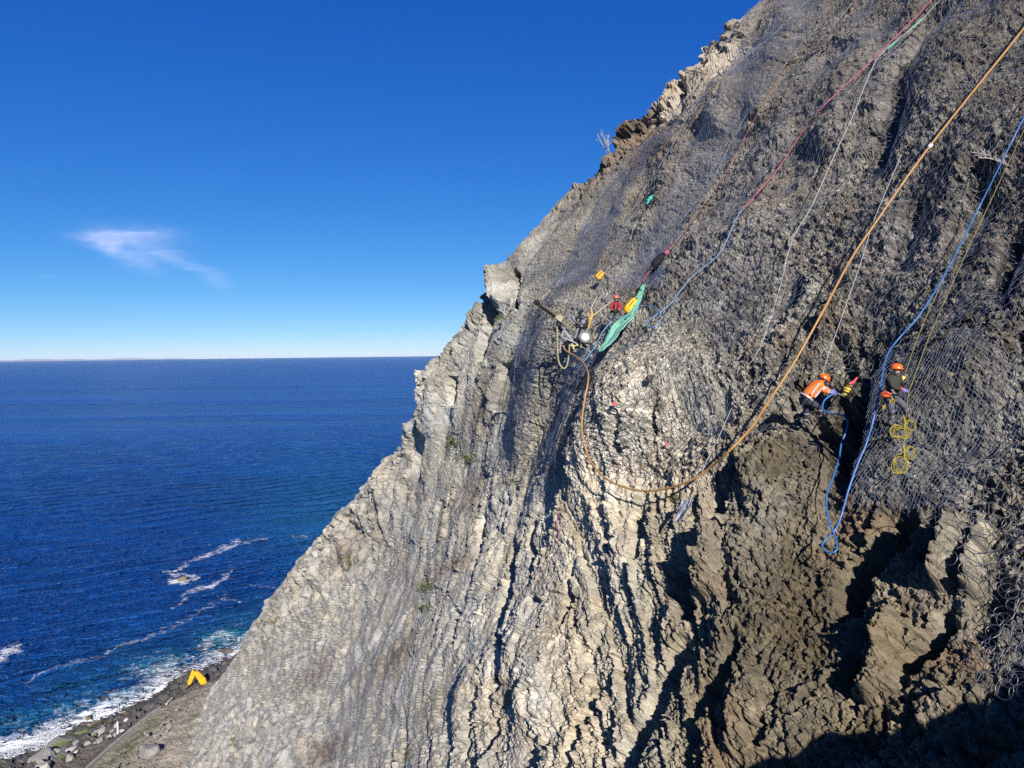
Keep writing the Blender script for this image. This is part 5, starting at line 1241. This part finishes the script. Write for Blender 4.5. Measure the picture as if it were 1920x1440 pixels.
# ---- drill rig on the face
Dr = dep(1075, 615)-1.35
def w_(x, y, o=0): return W(x, y, Dr+o)
rig = empty('drill_rig', w_(1072, 622)); tag(rig, 'wheeled drill rig with a long slanting mast hung on the netted face', 'drill rig')
OLIVE = mat('mast_metal', (.085, .078, .05), .5, .3, .3, 5); GALV = mat('galvanised_tube', (.17, .175, .19), .45, .2, .2, 5); MUST = mat('mustard_paint', (.30, .18, .045), .5, var=.25)
mb = MB(); u_ = unit(w_(1080, 622)-w_(1003, 567))
mb.bar(w_(1004, 568, -.5), w_(1078, 621, -.2), .11, .16, -fwd); mb.bar(w_(1008, 566, -.55), w_(1082, 616, -.15), .05, .08, -fwd)
for t_ in np.linspace(.05, .95, 12): mb.bar(w_(1004+74*t_, 568+53*t_, -.5+.3*t_), w_(1008+74*t_, 566.5+50*t_, -.55+.4*t_), .04, .04, u_)
mst = mb.build('mast', OLIVE, rig)
mb = MB(); mb.bar(w_(1001, 565, -.55), w_(1014, 574.5, -.55), .17, .24, -fwd); mb.tube([w_(1006, 564, -.6), w_(1010, 571, -.65)], .10, 10); mb.bar(w_(1014, 573, -.62), w_(1042, 593, -.5), .07, .05, -fwd); mb.build('mast_head', BLK, mst)
mb = MB(); mb.bar(w_(1042, 593, -.5), w_(1053, 601, -.45), .17, .2, -fwd); mb.tube([w_(1047, 590, -.45), w_(1056, 597, -.4)], .07, 10); mb.build('drifter', mat('drifter_pale', (.23, .21, .14), .5, .2, .3), mst)
mb = MB()
for a, b in (((1088, 600), (1073, 640)), ((1073, 640), (1053, 632)), ((1053, 632), (1056, 620)), ((1056, 620), (1072, 638)), ((1047, 602), (1072, 638)), ((1072, 640), (1086, 646)), ((1066, 596), (1081, 613)), ((1072, 592), (1084, 612))):
    mb.tube([w_(*a, -.15), w_(*b, -.12)], .042, 8)
for a, b in (((1088, 600), (1073, 640)), ((1073, 640), (1053, 632))): mb.tube([w_(*a, .75), w_(*b, .75)], .042, 8); mb.tube([w_(*b, -.12), w_(*b, .75)], .04, 8)
mb.build('frame', GALV, rig)
mb = MB(); mb.tube([w_(1089, 598, -.25), w_(1078, 634, -.22)], .075, 10); mb.build('ram', STEEL, rig)
mb = MB()
mb.bar(w_(1080, 605, .0), w_(1101, 605, .0), .5, .75, -fwd); mb.tube([w_(1093, 604, -.35), w_(1093, 604, .1)], .2, 14); mb.ball(w_(1088, 596, 0), (.17, .15, .13), None, 10, 7, -1); mb.bar(w_(1096, 598, -.1), w_(1101, 612, -.1), .16, .2, -fwd); mb.tube([w_(1086, 583, .1), w_(1091, 588, .1)], .14, 9)
eng = mb.build('engine', BLK, rig)
mb = MB()
for x, y, r_ in ((1094, 603, .10), (1098, 598, .05), (1084, 600, .05), (1091, 611, .05)): mb.tube([w_(x, y, -.4), w_(x, y, -.3)], r_, 12)
for a, b in (((1089, 594), (1097, 598)), ((1082, 604), (1091, 609)), ((1076, 601), (1083, 606)), ((1090, 587), (1095, 592))): mb.tube([w_(*a, -.42), w_(*b, -.38)], .03, 7)
mb.build('engine_fittings', STEEL, eng)
wc = w_(1097, 632, -.45); wn = unit(-fwd*.9+xr*.1+np.array([0, 0, .15])); wa = unit(np.cross(wn, [0, 0, 1])); wb = np.cross(wn, wa)
wh = empty('wheel', (0, 0, 0)); wh.parent = rig
def wpt(r_, a, z): return wc+(wa*math.cos(a)+wb*math.sin(a))*r_+wn*z
def wheel_part(nm, m, prof):
    th = np.linspace(0, 2*math.pi, 33)[:-1]; v = []; 
    for r_, z in prof: v += [wpt(r_, a, z) for a in th]
    k = len(prof); q = [(i*32+j, i*32+(j+1) % 32, (i+1)*32+(j+1) % 32, (i+1)*32+j) for i in range(k-1) for j in range(32)]
    me_ = np_mesh(nm, np.array(v)-np.array(rig.location), [np.array(q)], True); o = link(nm, me_, m, wh); return o
wheel_part('tyre', mat('dusty_tyre', (.10, .105, .095), .85, var=.25), [(.175, -.08), (.27, -.10), (.305, -.06), (.305, .05), (.275, .09), (.185, .075), (.175, .03)])
wheel_part('rim', mat('rim_white', (.50, .50, .52), .4, var=.08), [(.18, .04), (.172, .075), (.15, .05), (.10, .045), (.075, .075), (.03, .08), (.001, .08)])
mb = MB()
for k in range(8): a = k*math.pi/4; mb.tube([wpt(.12, a, .045), wpt(.12, a, .06)], .016, 7)
mb.tube([wpt(0, 0, .07), wpt(0, 0, .1)], .035, 10)
v = np.vstack(mb.v)-np.array(rig.location); link('wheel_nuts', np_mesh('wheel_nuts', v, [np.vstack(mb.q)], True), BLK, wh)
mb = MB(); mb.tube([w_(1097, 632, -.35), w_(1085, 636, .1), w_(1080, 638, .6)], .05, 8); mb.build('axle', STEEL, rig)
mb = MB(); mb.tube(spline(np.array([w_(1103, 616, -.3), w_(1105, 608, -.3), w_(1109, 596, -.3), w_(1110, 588, -.25), w_(1108, 580, -.2)]), 5), .06, 9); mb.tube([w_(1103, 597, -.3), w_(1109, 599, -.3)], .05, 8); mb.tube([w_(1101, 587, -.25), w_(1104, 592, -.3), w_(1109, 597, -.3)], .035, 8); mb.build('lifting_arm', MUST, rig)
mb = MB(); mb.tube([w_(1108, 580, -.2), w_(1112, 570, -.1), w_(1119, 558, 0)], [.04, .05, .035], 9); mb.tube([w_(1112, 592, -.2), w_(1128, 580, -.1), w_(1146, 566, .1)], .045, 9); mb.build('drill_rods', mat('rod_pale', (.21, .185, .12), .5, .3, .2), rig)
mb = MB(); mb.tube(spline(np.array([w_(1044, 602, -.1), w_(1045, 630, -.1), w_(1046, 668, -.1), w_(1050, 684, -.1), w_(1058, 691, -.1), w_(1064, 682, -.1), w_(1067, 660, -.1), w_(1068, 645, -.1)]), 6), .04, 8); mb.build('slack_hose', mat('hose_olive', (.20, .18, .10), .5), rig)
mb = MB(); mb.tube([w_(1051, 640, 0), w_(1051, 662, 0)], .035, 8); mb.build('stabiliser_leg', GALV, rig)
mb = MB(); mb.tube([w_(1072, 644, -.2), w_(1076, 655, -.2)], .05, 8); mb.tube([w_(1075, 650, -.2), w_(1083, 647, -.2)], .03, 7); mb.ball(w_(1082, 647, -.2), .08, None, 9, 7, -1); mb.tube([w_(1070, 648, -.2), w_(1078, 649, -.2)], .05, 7); mb.build('valves', mat('valve_brass', (.30, .27, .14), .5, .3, .3), rig)
mb = MB(); mb.prism([w_(1042, 611, .3), w_(1049, 610, .3), w_(1056, 618, .3), w_(1053, 622, .3), w_(1043, 616, .3)], fwd*0, fwd*.05); mb.build('red_pad', mat('pad_red', (.20, .025, .05), .7), rig)
rope('rope', 'dark line tying the drill rig to the red worker', 'rope', [(1120,558,.9),(1135,557,.7),(1150,558,.6)], .012, M_grey)

# ---- excavator on the beach behind the bench edge
Y1 = mat('excavator_yellow', (.46, .26, .01), .45, var=.15, scale=.8); eb = onz(382, 1291, 5.6); De = PX(eb)[2]+1.0
def e_(x, y, o=0): return W(x, y, De+o)
ex = empty('excavator', e_(383, 1292)); tag(ex, 'yellow excavator working on the beach, its raised boom showing over the bench edge', 'excavator')
def beam(path, wd, hts, nm, m, par, th=.55):
    p = np.array([e_(*q) for q in path]); T = np.gradient(p, axis=0); T /= np.linalg.norm(T, axis=1)[:, None]; Nn = np.cross(T, fwd); Nn /= np.linalg.norm(Nn, axis=1)[:, None]; h = np.array(hts)[:, None]/2
    ol = np.vstack([p+Nn*h, (p-Nn*h)[::-1]]); mb = MB(); n_ = len(ol); v = np.vstack([ol-fwd*th/2, ol+fwd*th/2]); q = [(k, (k+1) % n_, n_+(k+1) % n_, n_+k) for k in range(n_)]; k_ = len(p)
    for i in range(k_-1): a, b, c, d = i, i+1, n_-2-i, n_-1-i; q += [(a, b, c, d), (n_+a, n_+d, n_+c, n_+b)]
    mb.add(v, q); return mb.build(nm, m, par, smooth=False)
beam([(383,1291),(383.5,1283),(380,1275.5),(372,1265.5),(365.5,1258)], .5, [1.35,1.5,1.75,1.35,.8], 'boom', Y1, ex)
st_ = beam([(364,1256),(361,1267),(356,1279),(353.5,1284)], .4, [.9,1.25,.95,.6], 'stick', Y1, ex, .45)
mb = MB(); mb.tube([e_(375, 1266, -.1), e_(367, 1261, -.1)], .14, 8); mb.tube([e_(362, 1262, -.1), e_(355.5, 1279, -.1)], .10, 8); mb.build('hydraulic_rams', STEEL, ex)
mb = MB(); mb.tube([e_(366, 1257.5, -.4), e_(364, 1256, .4)], .3, 9); mb.build('boom_pin', mat('pin_dark', (.05, .05, .05), .5), ex)
beam([(354,1283),(350,1286),(346.5,1290),(349,1294),(354,1294)], 1.0, [.5,.8,.9,.7,.2], 'bucket', mat('bucket_steel', (.10, .085, .07), .6, .3), ex, 1.2)
hb_ = e_(388, 1301, 1.5)
mb = MB(); mb.bar(hb_-xr*1.6, hb_+xr*2.4, 2.6, 1.3); mb.build('house', Y1, ex)
mb = MB(); mb.bar(hb_-xr*1.5-fwd*.8+np.array([0, 0, .7]), hb_-xr*.1-fwd*.8+np.array([0, 0, .7]), 1.0, 1.3); mb.build('cab', mat('cab_glass', (.03, .04, .05), .1), ex)
for s_ in (-1, 1):
    mb = MB(); o_ = hb_+np.array([0, s_*1.1, -1.35]); mb.tube([o_+xr*(1.7*math.cos(t)) + np.array([0, 0, .42*math.sin(t)]) for t in np.linspace(0, 6.283, 25)[:-1]], .22, 6, closed=True); mb.bar(o_-xr*1.4, o_+xr*1.4, .4, .5); mb.build('track', BLK, ex)

# ================================================================== camera, light, sky
cam = bpy.data.cameras.new('camera'); co = bpy.data.objects.new('camera', cam); C.objects.link(co)
cam.sensor_width = 36; cam.lens = F/1920*36; cam.clip_end = 120000; cam.clip_start = .1
Mx = Matrix(((cr[0], cu[0], -fwd[0], CAM[0]), (cr[1], cu[1], -fwd[1], CAM[1]), (cr[2], cu[2], -fwd[2], CAM[2]), (0, 0, 0, 1)))
co.matrix_world = Mx
bpy.context.scene.camera = co
sl = bpy.data.lights.new('sun', 'SUN'); sl.energy = 5.0; sl.angle = R(.5); sl.color = (1, .955, .89)
so = bpy.data.objects.new('sun', sl); C.objects.link(so)
so.rotation_euler = Vector(SUN).to_track_quat('Z', 'Y').to_euler(); so.location = (0, 0, 200)
w = bpy.data.worlds.new('World'); bpy.context.scene.world = w; w.use_nodes = True
nt = w.node_tree; nt.nodes.clear()
sky = N(nt, 'ShaderNodeTexSky', sky_type='NISHITA'); sky.sun_disc = False
sky.sun_elevation = math.asin(SUN[2]); sky.sun_rotation = math.atan2(SUN[0], SUN[1])
sky.altitude = 100; sky.air_density = .6; sky.dust_density = 0.0; sky.ozone_density = 2.0
bg = N(nt, 'ShaderNodeBackground'); bg.inputs[1].default_value = .05
sp_ = N(nt, 'ShaderNodeSeparateColor'); cb_ = N(nt, 'ShaderNodeCombineColor')     # vivid camera colour: each channel graded
for k_, (gain, g_) in enumerate(((.60, 1.60), (.70, 1.0), (.95, .54))):
    a_ = N(nt, 'ShaderNodeMath', operation='MULTIPLY'); a_.inputs[1].default_value = .1
    b_ = N(nt, 'ShaderNodeMath', operation='POWER'); b_.inputs[1].default_value = g_
    c_ = N(nt, 'ShaderNodeMath', operation='MULTIPLY'); c_.inputs[1].default_value = gain*10
    nt.links.new(sp_.outputs[k_], a_.inputs[0]); nt.links.new(a_.outputs[0], b_.inputs[0]); nt.links.new(b_.outputs[0], c_.inputs[0]); nt.links.new(c_.outputs[0], cb_.inputs[k_])
wo = N(nt, 'ShaderNodeOutputWorld')
nt.links.new(sky.outputs[0], sp_.inputs[0]); nt.links.new(cb_.outputs[0], bg.inputs[0]); nt.links.new(bg.outputs[0], wo.inputs[0])
sc_ = bpy.context.scene
sc_.view_settings.view_transform = 'Standard'; sc_.view_settings.look = 'None'; sc_.view_settings.exposure = 1.0; sc_.view_settings.gamma = 1
sc_.render.engine = 'CYCLES'; sc_.cycles.max_bounces = 6; sc_.cycles.use_denoising = False
sc_.cycles.use_adaptive_sampling = True; sc_.cycles.adaptive_threshold = .01
